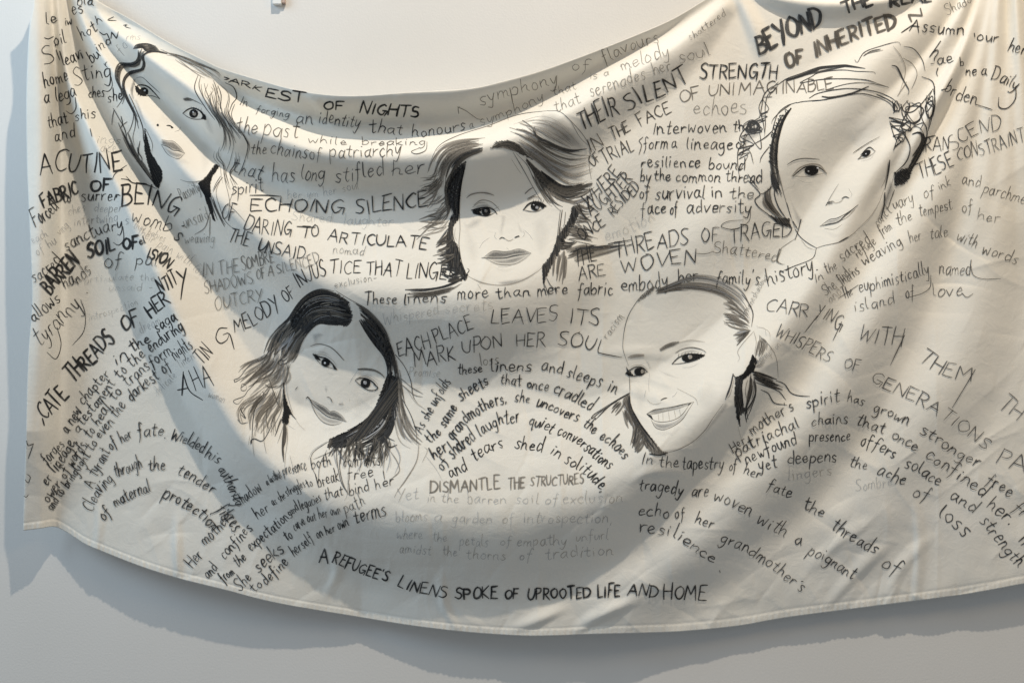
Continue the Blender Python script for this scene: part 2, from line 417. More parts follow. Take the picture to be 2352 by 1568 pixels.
# ---------------------------------------------------------------- pen strokes laid on the cloth
class Ink:
    """collects strokes as narrow strips lying on the cloth; build() links them as ONE mesh"""
    count = 0
    def __init__(self):
        self.v, self.f, self.c = [], [], []
        self.lift = 0.0

    def strip(self, L, R, col):
        """two matching rows of drawing positions, one colour row"""
        Ink.count += 1
        off = 0.55 + self.lift + (Ink.count % 450) * 0.0022
        n = len(L)
        base = len(self.v)
        dl = depth(L[:, 0], L[:, 1]) + off
        dr = depth(R[:, 0], R[:, 1]) + off
        for i in range(n):
            self.v.append(W(L[i, 0], L[i, 1], dl[i])); self.v.append(W(R[i, 0], R[i, 1], dr[i]))
            self.c.append(col[i]); self.c.append(col[i])
            if i:
                a = base + 2 * i
                self.f.append((a - 2, a - 1, a + 1, a))

    def line(self, pts, w=4.0, tone=0.03, alpha=1.0, taper=(0.7, 0.5), smooth=True, step=4.0, wob=0.12):
        c = cr(pts, step) if smooth and len(pts) > 2 else lin(pts, step)
        c = c[:, :2]
        if len(c) < 2:
            return
        d = np.gradient(c, axis=0)
        ln = np.linalg.norm(d, axis=1); ln[ln == 0] = 1
        d /= ln[:, None]
        # round the ends a little
        c[0] -= d[0] * w * 0.25; c[-1] += d[-1] * w * 0.25
        nrm = np.stack([-d[:, 1], d[:, 0]], -1)
        n = len(c)
        t = np.linspace(0, 1, n)
        ww = w * (np.minimum(1, taper[0] + (1 - taper[0]) * t / 0.18) * np.minimum(1, taper[1] + (1 - taper[1]) * (1 - t) / 0.25))
        if wob:
            ph = random.random() * 6
            ww = ww * (1 + wob * np.sin(ph + np.arange(n) * step / (7 + 9 * random.random())))
        wm = 0.1 if tone < .32 and tone > .06 else -.02
        tn = (tone * (1 + wm), tone, tone * (1 - wm * 1.4))
        aa = alpha * (1 + 0.12 * np.sin(random.random() * 6 + t * (3 + 4 * random.random())))
        col = [(tn[0], tn[1], tn[2], min(1.0, a)) for a in np.broadcast_to(aa, (n,))]
        self.strip(c - nrm * ww[:, None] / 2, c + nrm * ww[:, None] / 2, col)

    def wash(self, poly, tone=0.25, alpha=0.5, soft=14.0, step=4.0):
        """soft-edged rubbed graphite / diluted ink inside a closed outline"""
        p = cr(list(poly) + [poly[0]], 8)[:, :2]
        lo, hi = p.min(0) - 1, p.max(0) + 1
        nx, ny = max(3, int((hi[0] - lo[0]) / step) + 1), max(3, int((hi[1] - lo[1]) / step) + 1)
        X, Y = np.meshgrid(np.linspace(lo[0], hi[0], nx), np.linspace(lo[1], hi[1], ny))
        inside = np.zeros(X.shape, bool); dist = np.full(X.shape, 1e9)
        for a, b in zip(p, np.roll(p, -1, axis=0)):
            cond = ((a[1] > Y) != (b[1] > Y))
            with np.errstate(divide='ignore', invalid='ignore'):
                xi = (b[0] - a[0]) * (Y - a[1]) / (b[1] - a[1] + 1e-12) + a[0]
            inside ^= cond & (X < xi)
            e = b - a; L2 = e @ e + 1e-12
            f = np.clip(((X - a[0]) * e[0] + (Y - a[1]) * e[1]) / L2, 0, 1)
            dist = np.minimum(dist, np.hypot(X - a[0] - f * e[0], Y - a[1] - f * e[1]))
        if tone > .28:
            alpha *= 1.35
        al = np.where(inside, np.clip(dist / max(soft, 0.5), 0, 1), 0) * alpha
        Ink.count += 1
        off = 0.45 + (Ink.count % 50) * 0.003
        base = len(self.v)
        D = depth(X, Y) + off
        idx = -np.ones(X.shape, int)
        keep = np.zeros(X.shape, bool)
        q = al > 0
        cell = q[:-1, :-1] | q[1:, :-1] | q[1:, 1:] | q[:-1, 1:]
        for j, i in zip(*np.nonzero(cell)):
            keep[j:j + 2, i:i + 2] = True
        tn = tone if isinstance(tone, tuple) else (tone, tone, tone)
        for j, i in zip(*np.nonzero(keep)):
            idx[j, i] = len(self.v)
            self.v.append(W(X[j, i], Y[j, i], D[j, i])); self.c.append((tn[0], tn[1], tn[2], al[j, i]))
        for j, i in zip(*np.nonzero(cell)):
            self.f.append((idx[j, i], idx[j + 1, i], idx[j + 1, i + 1], idx[j, i + 1]))

    def hair(self, A, B, n, w=(2, 5), tone=(0.02, 0.2), alpha=(0.7, 1.0), cut=(0, 0.25), end=(0.7, 1.0), jit=5.0, ends_taper=0.15, drift=0.2):
        """n strands flowing between two guide curves"""
        fr = np.linspace(0, 1, 24)
        a = arc_sample(cr(A, 5), fr); b = arc_sample(cr(B, 5), fr)
        for _ in range(n):
            t = random.random()
            t = np.linspace(t, min(1.1, max(-.1, t + random.gauss(0, drift))), 24)[:, None]
            c = a * (1 - t) + b * t
            ph, am = random.random() * 6, random.uniform(0, jit)
            c = c + np.stack([np.sin(ph + fr * random.uniform(2, 5)), np.cos(ph * 1.3 + fr * random.uniform(2, 5))], -1) * am
            s0, s1 = random.uniform(*cut), random.uniform(*end)
            if random.random() < .3:
                s1 *= random.uniform(.55, .9)
            if s1 - s0 < 0.08:
                continue
            sub = arc_sample(c, np.linspace(s0, s1, 12))
            self.line(sub, random.uniform(*w), random.uniform(*tone), random.uniform(*alpha), taper=(0.4, ends_taper), step=6.0)

    def fill(self, poly, tone=0.02, alpha=1.0, ang=None, gap=2.2, w=3.4, jit=1.2, smooth=True):
        """hatch a closed outline solid with pen strokes"""
        p = (cr(list(poly) + [poly[0]], 6) if smooth else np.array(list(poly) + [poly[0]], float))[:, :2]
        if ang is None:
            ang = 1.2
        ca, sa = math.cos(ang), math.sin(ang)
        R = np.array([[ca, sa], [-sa, ca]])
        r = p @ R.T
        y = r[:, 1].min() + gap / 2
        while y < r[:, 1].max():
            xs = []
            for a, b in zip(r[:-1], r[1:]):
                if (a[1] > y) != (b[1] > y):
                    xs.append(a[0] + (y - a[1]) / (b[1] - a[1]) * (b[0] - a[0]))
            xs.sort()
            for x0, x1 in zip(xs[::2], xs[1::2]):
                if x1 - x0 < 1.2:
                    continue
                seg = np.array([(x0 + random.uniform(-jit, jit), y), (x1 + random.uniform(-jit, jit), y + random.uniform(-.4, .4))]) @ R
                tn = tone if not isinstance(tone, tuple) else random.uniform(*tone)
                self.line(seg, w, tn, alpha, taper=(0.8, 0.8), smooth=False, step=5, wob=0.1)
            y += gap

    def build(self, name, parent):
        return mesh_obj(name, self.v, self.f, m_ink, parent, smooth=True, colors=self.c)

# ---------------------------------------------------------------- single-stroke handwriting ('~' = curved stroke)
G = {
 'A': (.72, "0,-.02 .33,1 .7,-.04|.1,.36 .6,.38"), 'B': (.62, ".03,-.02 .05,1|~0,.98 .4,.96 .5,.76 .33,.56 .06,.52|~.06,.52 .46,.5 .58,.26 .4,.03 0,0"),
 'C': (.62, "~.6,.88 .4,1 .13,.8 .03,.42 .16,.08 .38,.0 .6,.12"), 'D': (.68, ".04,0 .02,1|~-.03,.98 .4,.94 .65,.55 .45,.12 0,0"),
 'E': (.58, ".02,1 .03,0|0,1 .55,1.03|.03,.53 .42,.55|.02,0 .56,.02"), 'F': (.55, ".03,1 .03,-.03|0,1 .54,1.02|.03,.52 .4,.54"),
 'G': (.68, "~.6,.86 .4,1 .12,.78 .03,.4 .2,.04 .42,.05 .58,.38|.34,.4 .66,.4 .6,-.12"), 'H': (.62, ".02,0 .0,1|.58,-.02 .58,1|.02,.5 .58,.52"),
 'I': (.26, ".11,0 .14,1"), 'J': (.45, "~.36,1 .38,.3 .2,-.05 0,.12"), 'K': (.58, ".02,0 .02,1|.52,1 .05,.45 .58,-.03"),
 'L': (.5, ".03,1 .02,.01 .48,.02"), 'M': (.86, "0,0 .1,1 .4,.34 .72,1 .84,-.03"), 'N': (.64, "0,0 .03,1 .56,.02 .6,1.02"),
 'O': (.7, "~.36,1 .08,.8 .03,.4 .25,.02 .55,.15 .67,.55 .5,.93 .3,1"), 'P': (.55, ".03,-.03 .04,1|~0,.98 .42,.95 .52,.72 .36,.5 .05,.46"),
 'Q': (.7, "~.36,1 .08,.8 .03,.4 .25,.02 .55,.15 .67,.55 .5,.93 .3,1|.42,.25 .7,-.1"), 'R': (.62, ".03,-.02 .04,1|~0,.98 .42,.95 .52,.74 .36,.52 .05,.48|.2,.48 .6,-.03"),
 'S': (.58, "~.54,.9 .35,1 .1,.86 .13,.62 .43,.42 .52,.18 .3,0 0,.1"), 'T': (.68, "0,1 .68,1.03|.35,1 .33,-.03"),
 'U': (.62, "~0,1 .02,.36 .2,.02 .44,.1 .57,.5 .6,1"), 'V': (.62, "0,1 .3,0 .62,1"), 'W': (.9, "0,1 .2,0 .42,.7 .62,0 .88,1"),
 'X': (.58, "0,1 .56,0|.55,1 .0,0"), 'Y': (.6, "0,1 .3,.5|.62,1.02 .16,-.2"), 'Z': (.56, "0,1 .54,1 0,0 .56,0"),
 'a': (.5, "~.4,.5 .2,.54 .03,.28 .13,.02 .3,.1 .42,.45|~.43,.54 .41,.16 .52,.0"), 'b': (.46, ".04,1.02 .03,0|~.04,.34 .25,.54 .43,.33 .34,.05 .14,0 .03,.1"),
 'c': (.42, "~.38,.46 .22,.54 .04,.28 .15,.02 .42,.12"), 'd': (.5, "~.4,.45 .2,.54 .03,.26 .15,.0 .37,.16|.43,1.04 .43,.0"),
 'e': (.44, "~.04,.27 .36,.34 .33,.5 .18,.55 .03,.3 .15,.02 .43,.14"), 'f': (.4, "~.42,.9 .28,1.02 .19,.8 .15,.1 .07,-.32|.0,.5 .36,.53"),
 'g': (.48, "~.4,.48 .18,.54 .03,.3 .15,.06 .34,.16 .42,.46|~.42,.54 .4,-.16 .22,-.42 .02,-.3"), 'h': (.46, ".04,1.04 .02,0|~.03,.28 .2,.54 .36,.43 .36,.14 .45,.02"),
 'i': (.2, ".08,.52 .08,.02|.1,.74 .11,.79"), 'j': (.2, "~.12,.52 .1,-.2 -.06,-.36|.13,.74 .14,.79"), 'k': (.42, ".04,1.04 .02,0|.37,.55 .05,.24 .42,.0"),
 'l': (.18, "~.06,1.05 .04,.4 .06,.08 .16,.02"), 'm': (.66, ".03,.52 .02,0|~.03,.34 .16,.54 .28,.44 .29,.0|~.3,.34 .44,.54 .55,.42 .57,.1 .66,.02"),
 'n': (.46, ".03,.52 .02,0|~.03,.32 .2,.54 .35,.42 .37,.1 .46,.02"), 'o': (.44, "~.24,.54 .05,.38 .08,.08 .25,.0 .4,.22 .34,.48 .18,.53"),
 'p': (.46, ".04,.54 .0,-.44|~.04,.38 .25,.54 .43,.32 .3,.03 .05,.06"), 'q': (.46, "~.4,.47 .2,.54 .03,.28 .15,.03 .36,.16|.42,.54 .38,-.44 .5,-.3"),
 'r': (.36, ".04,.52 .04,0|~.04,.28 .16,.5 .35,.5"), 's': (.4, "~.36,.48 .2,.55 .07,.43 .16,.3 .33,.18 .24,.0 .02,.05"),
 't': (.38, "~.19,.9 .15,.2 .22,.0 .38,.08|-.02,.58 .37,.61"), 'u': (.46, "~.03,.52 .05,.15 .18,.0 .33,.15 .4,.5|.4,.52 .45,.02"),
 'v': (.42, ".02,.52 .18,.0 .4,.54"), 'w': (.6, "~.0,.52 .12,.02 .28,.36 .42,.02 .58,.55"), 'x': (.42, ".02,.52 .4,0|.38,.52 .0,0"),
 'y': (.46, "~.02,.52 .08,.16 .22,.1 .4,.5|~.42,.54 .3,-.06 .14,-.4 -.06,-.3"), 'z': (.42, ".02,.52 .38,.52 .02,.02 .4,.02"),
 '.': (.16, ".05,.0 .09,.02"), ',': (.18, ".1,.06 .04,-.14"), "'": (.14, ".08,1 .03,.78"), '-': (.45, ".04,.3 .4,.32"), ' ': (.34, ""),
}
GP = {}
for ch, (wd_, code) in G.items():
    st = []
    for s in code.split('|'):
        if not s:
            continue
        sm = s[0] == '~'
        st.append((sm, np.array([[float(q) for q in p.split(',')] for p in s.lstrip('~').split()])))
    GP[ch] = (wd_, st)

def write(ink, text, path, h, w, tone=0.03, alpha=1.0, slant=0.08, frame=(0, 0, 1)):
    ox, oy, k = frame
    base = cr([(ox + x * k, oy + y * k) for x, y in path], 4)
    h *= k; w *= k * 1.02
    gap = 0.13
    adv = [GP[c][0] + gap for c in text]
    total = sum(adv) - gap
    seg = np.linalg.norm(np.diff(base, axis=0), axis=1)
    S_ = np.r_[0, np.cumsum(seg)]
    length = S_[-1]
    sx = length / total
    pos = 0.0
    dirv = np.gradient(base, axis=0)
    dirv /= np.linalg.norm(dirv, axis=1)[:, None]
    for c, a in zip(text, adv):
        wd_, strokes = GP[c]
        js, jr, jb = random.uniform(.86, 1.13), random.uniform(-.09, .09), random.uniform(-.055, .055)
        jw = random.uniform(.8, 1.2)
        for sm, p in strokes:
            q = p + np.random.RandomState(random.randrange(1 << 30)).normal(0, .026, p.shape)
            q = q * [1.0, js]
            q = np.stack([q[:, 0] - jr * q[:, 1], q[:, 1] + jr * q[:, 0] + jb], -1)
            if not sm and len(q) == 2:      # a straight pen stroke is never quite straight
                mid = (q[0] + q[1]) / 2 + np.array([random.uniform(-.03, .03), random.uniform(-.02, .02)])
                q = np.array([q[0], mid, q[1]]); sm_ = True
            else:
                sm_ = sm
            s_along = np.clip((pos + q[:, 0]) * sx, -10, length + 10)
            b = np.stack([np.interp(s_along, S_, base[:, 0]), np.interp(s_along, S_, base[:, 1])], -1)
            d = np.stack([np.interp(s_along, S_, dirv[:, 0]), np.interp(s_along, S_, dirv[:, 1])], -1)
            over = np.where(s_along < 0, s_along, np.where(s_along > length, s_along - length, 0))
            b = b + d * over[:, None]
            up = np.stack([d[:, 1], -d[:, 0]], -1)
            P_ = b + up * (q[:, 1] * h)[:, None] + d * (q[:, 1] * h * slant)[:, None]
            tn = tone * random.uniform(.8, 1.25) if tone > .06 else tone
            ink.line(P_, w * jw, tn, alpha * random.uniform(.88, 1.0), taper=(.8, .6), smooth=sm_, step=3.0)
        pos += a

KZ = 0.3001
def fr_(col, row):
    return ({'0': 0, '1': 470.6, '2': 941.2, '3': 1317.6, '4': 1749.6}[col], {'A': 0, 'B': 376.5, 'C': 752.9}[row], KZ)
FR = {r + c: fr_(c, r) for r in 'ABC' for c in '01234'}
FR.update({'D0': (0, 1097.4, .4001), 'D1': (753, 1097.4, .4001), 'D2': (1411, 1097.4, .4001)})

def phrase(words, *segs, tone=0.03, alpha=1.0, w=8, look='black'):
    """one run of writing = one part; segs: (frame, text, path, height[, width[, tone[, alpha]]]) or (frame, '/', points, 0, width)"""
    ink = Ink()
    ink.lift = 0.3
    for sg in segs:
        f, text, path, h = sg[:4]
        w_ = sg[4] if len(sg) > 4 else w
        t_ = sg[5] if len(sg) > 5 else tone
        a_ = sg[6] if len(sg) > 6 else alpha
        if text == '/':
            ox, oy, k = FR[f]
            ink.line([(ox + x * k, oy + y * k) for x, y in path], w_ * k, t_, a_)
        else:
            write(ink, text, path, h, w_, t_, a_, frame=FR[f])
    o = ink.build('handwriting', banner)
    o['label'] = '%s handwriting reading %s' % (look, words)
    return o

PEN = dict(tone=.34, alpha=.62, look='faint pencil')
GRY = dict(tone=.10, alpha=.85, look='thin grey')

# ----- upper left
phrase('fragments by the left border', ('A0', 'le', [(355, 190), (440, 165)], 88, 8), ('A0', 'iw', [(500, 200), (555, 188)], 80, 8), ('A0', 'es', [(555, 125), (640, 100)], 110, 8),
       ('A0', 'bla', [(590, 45), (710, 42)], 80, 8), ('A0', 'oil', [(425, 355), (510, 322)], 95, 8), ('A0', 'Si', [(345, 500), (470, 455)], 140, 9), ('A0', '/', [(340, 290), (370, 300), (410, 280)], 0, 7),
       ('A0', 'leavi', [(490, 510), (640, 445)], 100, 8), ('A0', 'hot', [(630, 300), (745, 235)], 90, 8), ('A0', 'h', [(745, 185), (785, 160)], 60, 7), ('A0', '/', [(870, 130), (825, 155), (890, 158)], 0, 6),
       ('A0', '/', [(945, 195), (972, 190), (955, 205), (1000, 218)], 0, 6), ('A0', 'N', [(845, 298), (900, 300)], 55, 8), ('A0', '/', [(760, 245), (790, 268), (815, 258)], 0, 7),
       ('A0', 'bu', [(700, 485), (768, 430)], 100, 7), ('A0', 'ind', [(745, 400), (858, 340)], 85, 7), ('A0', 'r', [(815, 520), (840, 500)], 70, 6))
phrase('home sting a legacy', ('A0', 'home', [(345, 670), (525, 612)], 105), ('A0', 'Sting', [(575, 655), (700, 610), (850, 590)], 130, 7), ('A0', 'a lega', [(345, 800), (460, 775), (585, 742)], 115, 9),
       ('A0', '/', [(575, 745), (580, 830), (545, 872), (505, 850)], 0, 7), ('A0', 'ches', [(680, 755), (800, 742)], 90), ('A0', 'she', [(825, 790), (940, 772)], 95), ('A0', '/', [(850, 590), (858, 660), (830, 700), (790, 695)], 0, 6))
phrase('that shes and', ('A0', 'that', [(370, 978), (520, 942)], 105), ('A0', 'shis', [(575, 925), (735, 902)], 90), ('A0', 'and', [(415, 1085), (585, 1050)], 105), ('A0', '/', [(690, 985), (703, 1045)], 0, 8))
phrase('wings and places', ('A0', 'ings', [(740, 1095), (925, 1105)], 75, 4), ('A0', 'ace', [(770, 1168), (890, 1165)], 70, 4), ('A0', 'fo', [(930, 420), (990, 355)], 85, 4), ('A0', 'rms', [(965, 310), (1075, 302)], 60, 4), **PEN)
phrase('acutine', ('A0', 'ACUTINE', [(310, 1330), (450, 1312), (640, 1330), (760, 1330), (940, 1295)], 150, 13), look='bold black')
phrase('fabric of being', ('A0', 'FABRIC', [(335, 1590), (450, 1540), (605, 1482)], 112, 15), ('A0', 'OF', [(685, 1462), (845, 1468)], 95, 17), ('B0', 'BEING', [(930, 312), (1050, 305), (1200, 322), (1345, 390)], 140, 13), look='bold black')
phrase('forced to surrender', ('B0', 'Forced', [(270, 480), (350, 440), (455, 340)], 120, 9), ('B0', 'to', [(488, 300), (545, 288)], 75), ('B0', 'surrer', [(620, 285), (910, 282)], 90, 8))
phrase('etches deeper intertwining', ('B0', 'ches', [(530, 392), (655, 360)], 75, 5), ('B0', 'deeper', [(720, 368), (930, 372)], 75, 5), ('B0', 'each', [(250, 612), (370, 555)], 70, 5), ('B0', 'intertwing', [(570, 472), (900, 442)], 75, 5),
       ('B0', 'of hu', [(290, 705), (440, 605)], 75, 5), ('B0', 'ving', [(460, 552), (535, 480)], 70, 4), ('B0', 's', [(960, 462), (990, 455)], 75, 5), **PEN)
phrase('sacred sanctuary', ('B0', 'sacred', [(255, 905), (370, 850), (475, 745)], 105, 7), ('B0', 'sanctuary', [(512, 668), (640, 600), (780, 532), (940, 500)], 105, 7.5), ('B0', '/', [(940, 480), (945, 580), (905, 622), (865, 600)], 0, 6.5))
phrase('barren soil of division', ('B0', 'BARREN', [(385, 1000), (480, 885), (610, 755)], 112, 18), ('B0', 'SOIL', [(672, 715), (885, 665)], 100, 20), ('B0', 'OF', [(945, 660), (1062, 640)], 92, 20), ('B0', 'el', [(1065, 622), (1120, 605)], 60, 9),
       ('B0', 'ISION', [(1118, 715), (1190, 740), (1285, 800)], 85, 15), look='bold black')
phrase("womb's", ('B0', "womb's", [(1005, 440), (1130, 472), (1280, 525), (1362, 592)], 120, 8))
phrase('their pain with love', ('B0', 'ther babies', [(1015, 490), (1130, 540), (1255, 600)], 65, 4), ('B0', 'their pain with love', [(1045, 530), (1200, 625), (1430, 765), (1560, 885)], 75, 4), **PEN)
phrase('passivity, unsaid, weaving', ('B0', 'Passivity', [(1388, 282), (1535, 212)], 100, 4.5), ('B0', 'unsaid', [(1418, 492), (1600, 422)], 100, 5), ('B0', 'weaving', [(1415, 612), (1640, 602)], 85, 4.5), tone=.16, alpha=.8, look='thin grey')
phrase('hands of pain', ('B0', 'hands', [(502, 962), (600, 912), (708, 835)], 110, 7), ('B0', 'of', [(802, 792), (930, 780)], 115, 7), ('B0', 'pal', [(1035, 772), (1200, 785)], 105, 6), ('B0', '/', [(662, 984), (672, 988)], 0, 9))
phrase('articulate the unsaid', ('B0', 'articulate the', [(645, 915), (900, 892), (1185, 895)], 60, 3.5), ('B0', 'unsaid -', [(832, 972), (1170, 970)], 65, 3.5), ('B0', 'introspection', [(682, 1200), (860, 1150), (1060, 1075)], 65, 3.5), **PEN)
phrase('allows tyranny', ('B0', 'allows', [(258, 1210), (350, 1142), (462, 1045)], 115, 8), ('B0', 'tyranny', [(305, 1395), (410, 1315), (520, 1195), (625, 1080)], 150, 6.5), ('B0', '/', [(618, 1040), (652, 1150), (640, 1280), (555, 1385)], 0, 5.5),
       ('B0', '/', [(438, 1250), (468, 1380), (430, 1490), (360, 1440)], 0, 6))
phrase('delicate threads of her identity', ('C0', 'CATE', [(345, 700), (420, 640), (525, 520)], 130, 15), ('C0', '/', [(325, 690), (340, 745)], 0, 12), ('C0', 'THREADS', [(562, 415), (690, 290), (780, 195), (880, 95)], 120, 18), ('B0', 'OF', [(945, 1280), (1080, 1222)], 112, 15),
       ('B0', 'HER', [(1152, 1172), (1305, 1060)], 112, 14), ('B0', 'NTIT', [(1235, 988), (1368, 912)], 110, 12), ('B0', '/', [(1348, 820), (1402, 872)], 0, 13), ('B0', '/', [(1425, 798), (1400, 920), (1385, 1035)], 0, 14), look='bold black')
phrase('forges a new chapter in the saga', ('C0', 'forges', [(362, 1045), (500, 900)], 95), ('C0', 'a new', [(517, 810), (560, 742), (630, 640)], 95), ('C0', 'chapter', [(638, 590), (730, 490), (838, 355)], 95), ('C0', 'in', [(892, 285), (985, 230)], 95, 9),
       ('C0', 'the', [(1020, 182), (1150, 100)], 90, 9), ('B0', 'saga', [(1203, 1295), (1352, 1188)], 95, 9))
phrase('her lineage, a testament to the enduring', ('C0', 'er', [(362, 1205), (402, 1148)], 95), ('C0', 'lineage,', [(430, 1112), (500, 1020), (592, 868)], 100), ('C0', 'a', [(597, 812), (635, 778)], 90), ('C0', 'testament', [(636, 748), (760, 600), (882, 425)], 90),
       ('C0', 'to', [(922, 390), (975, 328)], 90, 9), ('C0', 'the', [(1012, 302), (1120, 220)], 90, 9), ('C0', 'enduring', [(1155, 192), (1280, 100), (1410, 5)], 95, 9))
phrase('power of words to heal, to transform', ('C0', 'ower', [(370, 1335), (475, 1200)], 90), ('C0', 'of', [(500, 1155), (532, 1085)], 80), ('C0', 'words', [(556, 1062), (670, 908)], 100), ('C0', 'to', [(690, 842), (730, 785)], 90), ('C0', 'heal,', [(752, 752), (870, 600)], 95),
       ('C0', 'to', [(880, 558), (935, 490)], 90, 9), ('C0', 'transform', [(980, 450), (1140, 320), (1318, 188)], 95, 8))
phrase('and to bring light to even the darkest of nights', ('C0', 'and to', [(405, 1398), (492, 1255)], 85), ('C0', 'bring', [(520, 1222), (602, 1110)], 85), ('C0', 'light', [(612, 1102), (692, 975)], 85), ('C0', 'to', [(706, 942), (745, 880)], 85),
       ('C0', 'even', [(766, 848), (876, 728)], 90), ('C0', 'the', [(890, 692), (970, 600)], 95), ('C0', 'darkest of', [(1000, 562), (1150, 440), (1312, 305)], 100, 8.5), ('C0', 'nights', [(1346, 252), (1480, 150)], 105, 7))
phrase('a tyrant of her fate, wielded his authority', ('C0', 'A tyrant', [(705, 1225), (745, 1130), (845, 950)], 95), ('C0', 'of her', [(852, 935), (920, 888), (1015, 838)], 90), ('C0', 'fate.', [(1062, 842), (1160, 825), (1268, 840)], 100), ('C0', 'Wielded', [(1302, 850), (1400, 882), (1550, 955)], 95, 8.5),
       ('C0', 'his', [(1562, 985), (1668, 1042)], 100), ('C0', 'authority', [(1668, 1082), (1722, 1180), (1802, 1362)], 90, 8.5))
phrase('cleaving through the tender fibres', ('C0', 'Cleaving', [(700, 1405), (762, 1290), (872, 1165)], 100), ('C0', 'through', [(888, 1142), (1090, 1072)], 100), ('C0', 'the', [(1142, 1096), (1262, 1086)], 95, 9), ('C0', 'tender', [(1352, 1115), (1480, 1182), (1622, 1268)], 95, 9),
       ('C0', 'fibres', [(1650, 1395), (1710, 1470), (1790, 1562)], 120, 10))
phrase('of maternal protection', ('C0', 'of', [(798, 1475), (852, 1420)], 90, 9), ('C0', 'maternal', [(888, 1372), (1000, 1310), (1155, 1252)], 100, 9), ('C0', 'protection', [(1245, 1290), (1380, 1360), (1500, 1430), (1622, 1562)], 105, 10))
phrase('letters at the folded left border', ('C0', '/', [(203, 862), (215, 900), (258, 885)], 0, 7), ('C0', '/', [(255, 890), (215, 1000)], 0, 7), ('C0', '/', [(192, 1160), (215, 1185), (232, 1140), (205, 1118)], 0, 6), ('C0', '/', [(183, 1285), (200, 1295), (218, 1275)], 0, 6))
phrase('delicate linen woman dream', ('C0', 'delicate', [(1210, 512), (1356, 372)], 75, 4), ('C0', 'linen', [(1388, 312), (1492, 232)], 70, 4), ('C0', 'woman', [(1590, 525), (1712, 572)], 70, 4), ('B0', 'dream', [(1078, 1302), (1235, 1222)], 85, 4), **PEN)

# ----- upper middle
phrase('darkest of nights', ('A1', 'ARK', [(180, 628), (300, 662), (430, 702)], 38, 9), ('A1', '/', [(148, 592), (185, 605), (150, 612)], 0, 9), ('A1', 'EST', [(462, 738), (610, 768), (762, 796)], 72, 12), ('A1', 'OF', [(905, 838), (1062, 846)], 66, 13), ('A1', 'NIGHTS', [(1188, 865), (1400, 882), (1640, 898)], 88, 13), look='bold black')
phrase('in forging an identity that honours', ('A1', 'In', [(258, 800), (322, 818)], 64, 6), ('A1', 'forging', [(390, 860), (640, 905)], 62, 5), ('A1', 'an', [(695, 945), (822, 950)], 110, 6.5), ('A1', 'identity', [(870, 945), (1020, 960), (1180, 985)], 105, 7),
       ('A1', 'that', [(1262, 1012), (1510, 1032)], 92, 7), ('A1', 'honours', [(1582, 1048), (1750, 1038), (2000, 990)], 90, 6.5), tone=.06)
phrase('the past while breaking', ('A1', 'the', [(242, 1015), (400, 1032)], 120, 6.5), ('A1', 'past', [(442, 1032), (710, 1058)], 140, 6.5), ('A1', 'while', [(790, 1090), (1085, 1112)], 60, 6), ('A1', 'breaking', [(1202, 1112), (1690, 1112)], 55, 6), ('A1', '/', [(1700, 1085), (1690, 1150), (1620, 1178), (1580, 1160), (1650, 1130)], 0, 5), tone=.1)
phrase('the chains of patriarchy', ('A1', 'the', [(352, 1178), (470, 1182)], 85, 6.5), ('A1', 'chains', [(500, 1182), (780, 1218)], 110, 6.5), ('A1', 'of', [(802, 1222), (890, 1215)], 95, 6.5), ('A1', 'patriarchy', [(958, 1212), (1240, 1200), (1500, 1190)], 110, 6.5), tone=.08)
phrase('that has long stifled her', ('A1', 'that', [(205, 1320), (430, 1372)], 125, 7), ('A1', 'has', [(512, 1395), (690, 1398)], 135, 7), ('A1', 'long', [(735, 1375), (912, 1382)], 120, 7), ('A1', 'stifled', [(1002, 1398), (1370, 1348)], 125, 7), ('A1', 'her', [(1432, 1350), (1695, 1322)], 125, 7), tone=.06)
phrase('spirit', ('B1', 'spirit', [(205, 238), (450, 215)], 110, 7), ('B1', '/', [(120, 95), (85, 150), (60, 205)], 0, 5), tone=.06)
phrase('near number soul', ('B1', 'her ym her soul', [(635, 268), (900, 250), (1180, 190)], 70, 4), **PEN)
phrase('echoing silence', ('B1', 'ECHOING', [(352, 362), (680, 362), (1062, 380)], 98, 11), ('B1', '/', [(345, 240), (470, 240), (585, 248)], 0, 8), ('B1', 'SILENCE', [(1152, 385), (1400, 358), (1705, 325)], 116, 11), look='black')
phrase('of daring to articulate', ('B1', 'OF', [(122, 420), (218, 438)], 112, 8), ('B1', 'DARING', [(292, 498), (420, 532), (662, 540)], 110, 9), ('B1', 'TO', [(742, 558), (872, 562)], 82, 9), ('B1', '/', [(705, 478), (845, 485)], 0, 9), ('B1', 'ARTICULATE', [(938, 582), (1200, 615), (1700, 652)], 86, 9.5))
phrase('shared laughter', ('B1', 'Shared', [(660, 430), (970, 450)], 80, 4), ('B1', 'laughter', [(1060, 465), (1440, 472)], 80, 4), **PEN)
phrase('the unsaid', ('B1', 'THE', [(168, 590), (332, 632)], 102, 8), ('B1', 'UNSAID', [(395, 652), (500, 692), (762, 728)], 92, 10))
phrase('in the sombre shadows of a silenced outcry', ('B1', 'IN THE', [(-18, 855), (130, 842), (265, 818)], 96, 6.5), ('B1', 'SOMBRE', [(285, 812), (400, 785), (532, 750)], 100, 6.5), ('B1', 'SHADOWS', [(2, 998), (200, 950), (370, 905)], 92, 6.5), ('B1', 'OF', [(400, 890), (462, 878)], 80, 6.5),
       ('B1', 'A', [(485, 862), (525, 855)], 80, 6), ('B1', 'SILENCED', [(552, 842), (720, 802), (885, 752)], 78, 6), ('B1', 'OUTCRY', [(80, 1120), (250, 1082), (440, 1040)], 92, 6.5), tone=.17, alpha=.85, look='grey')
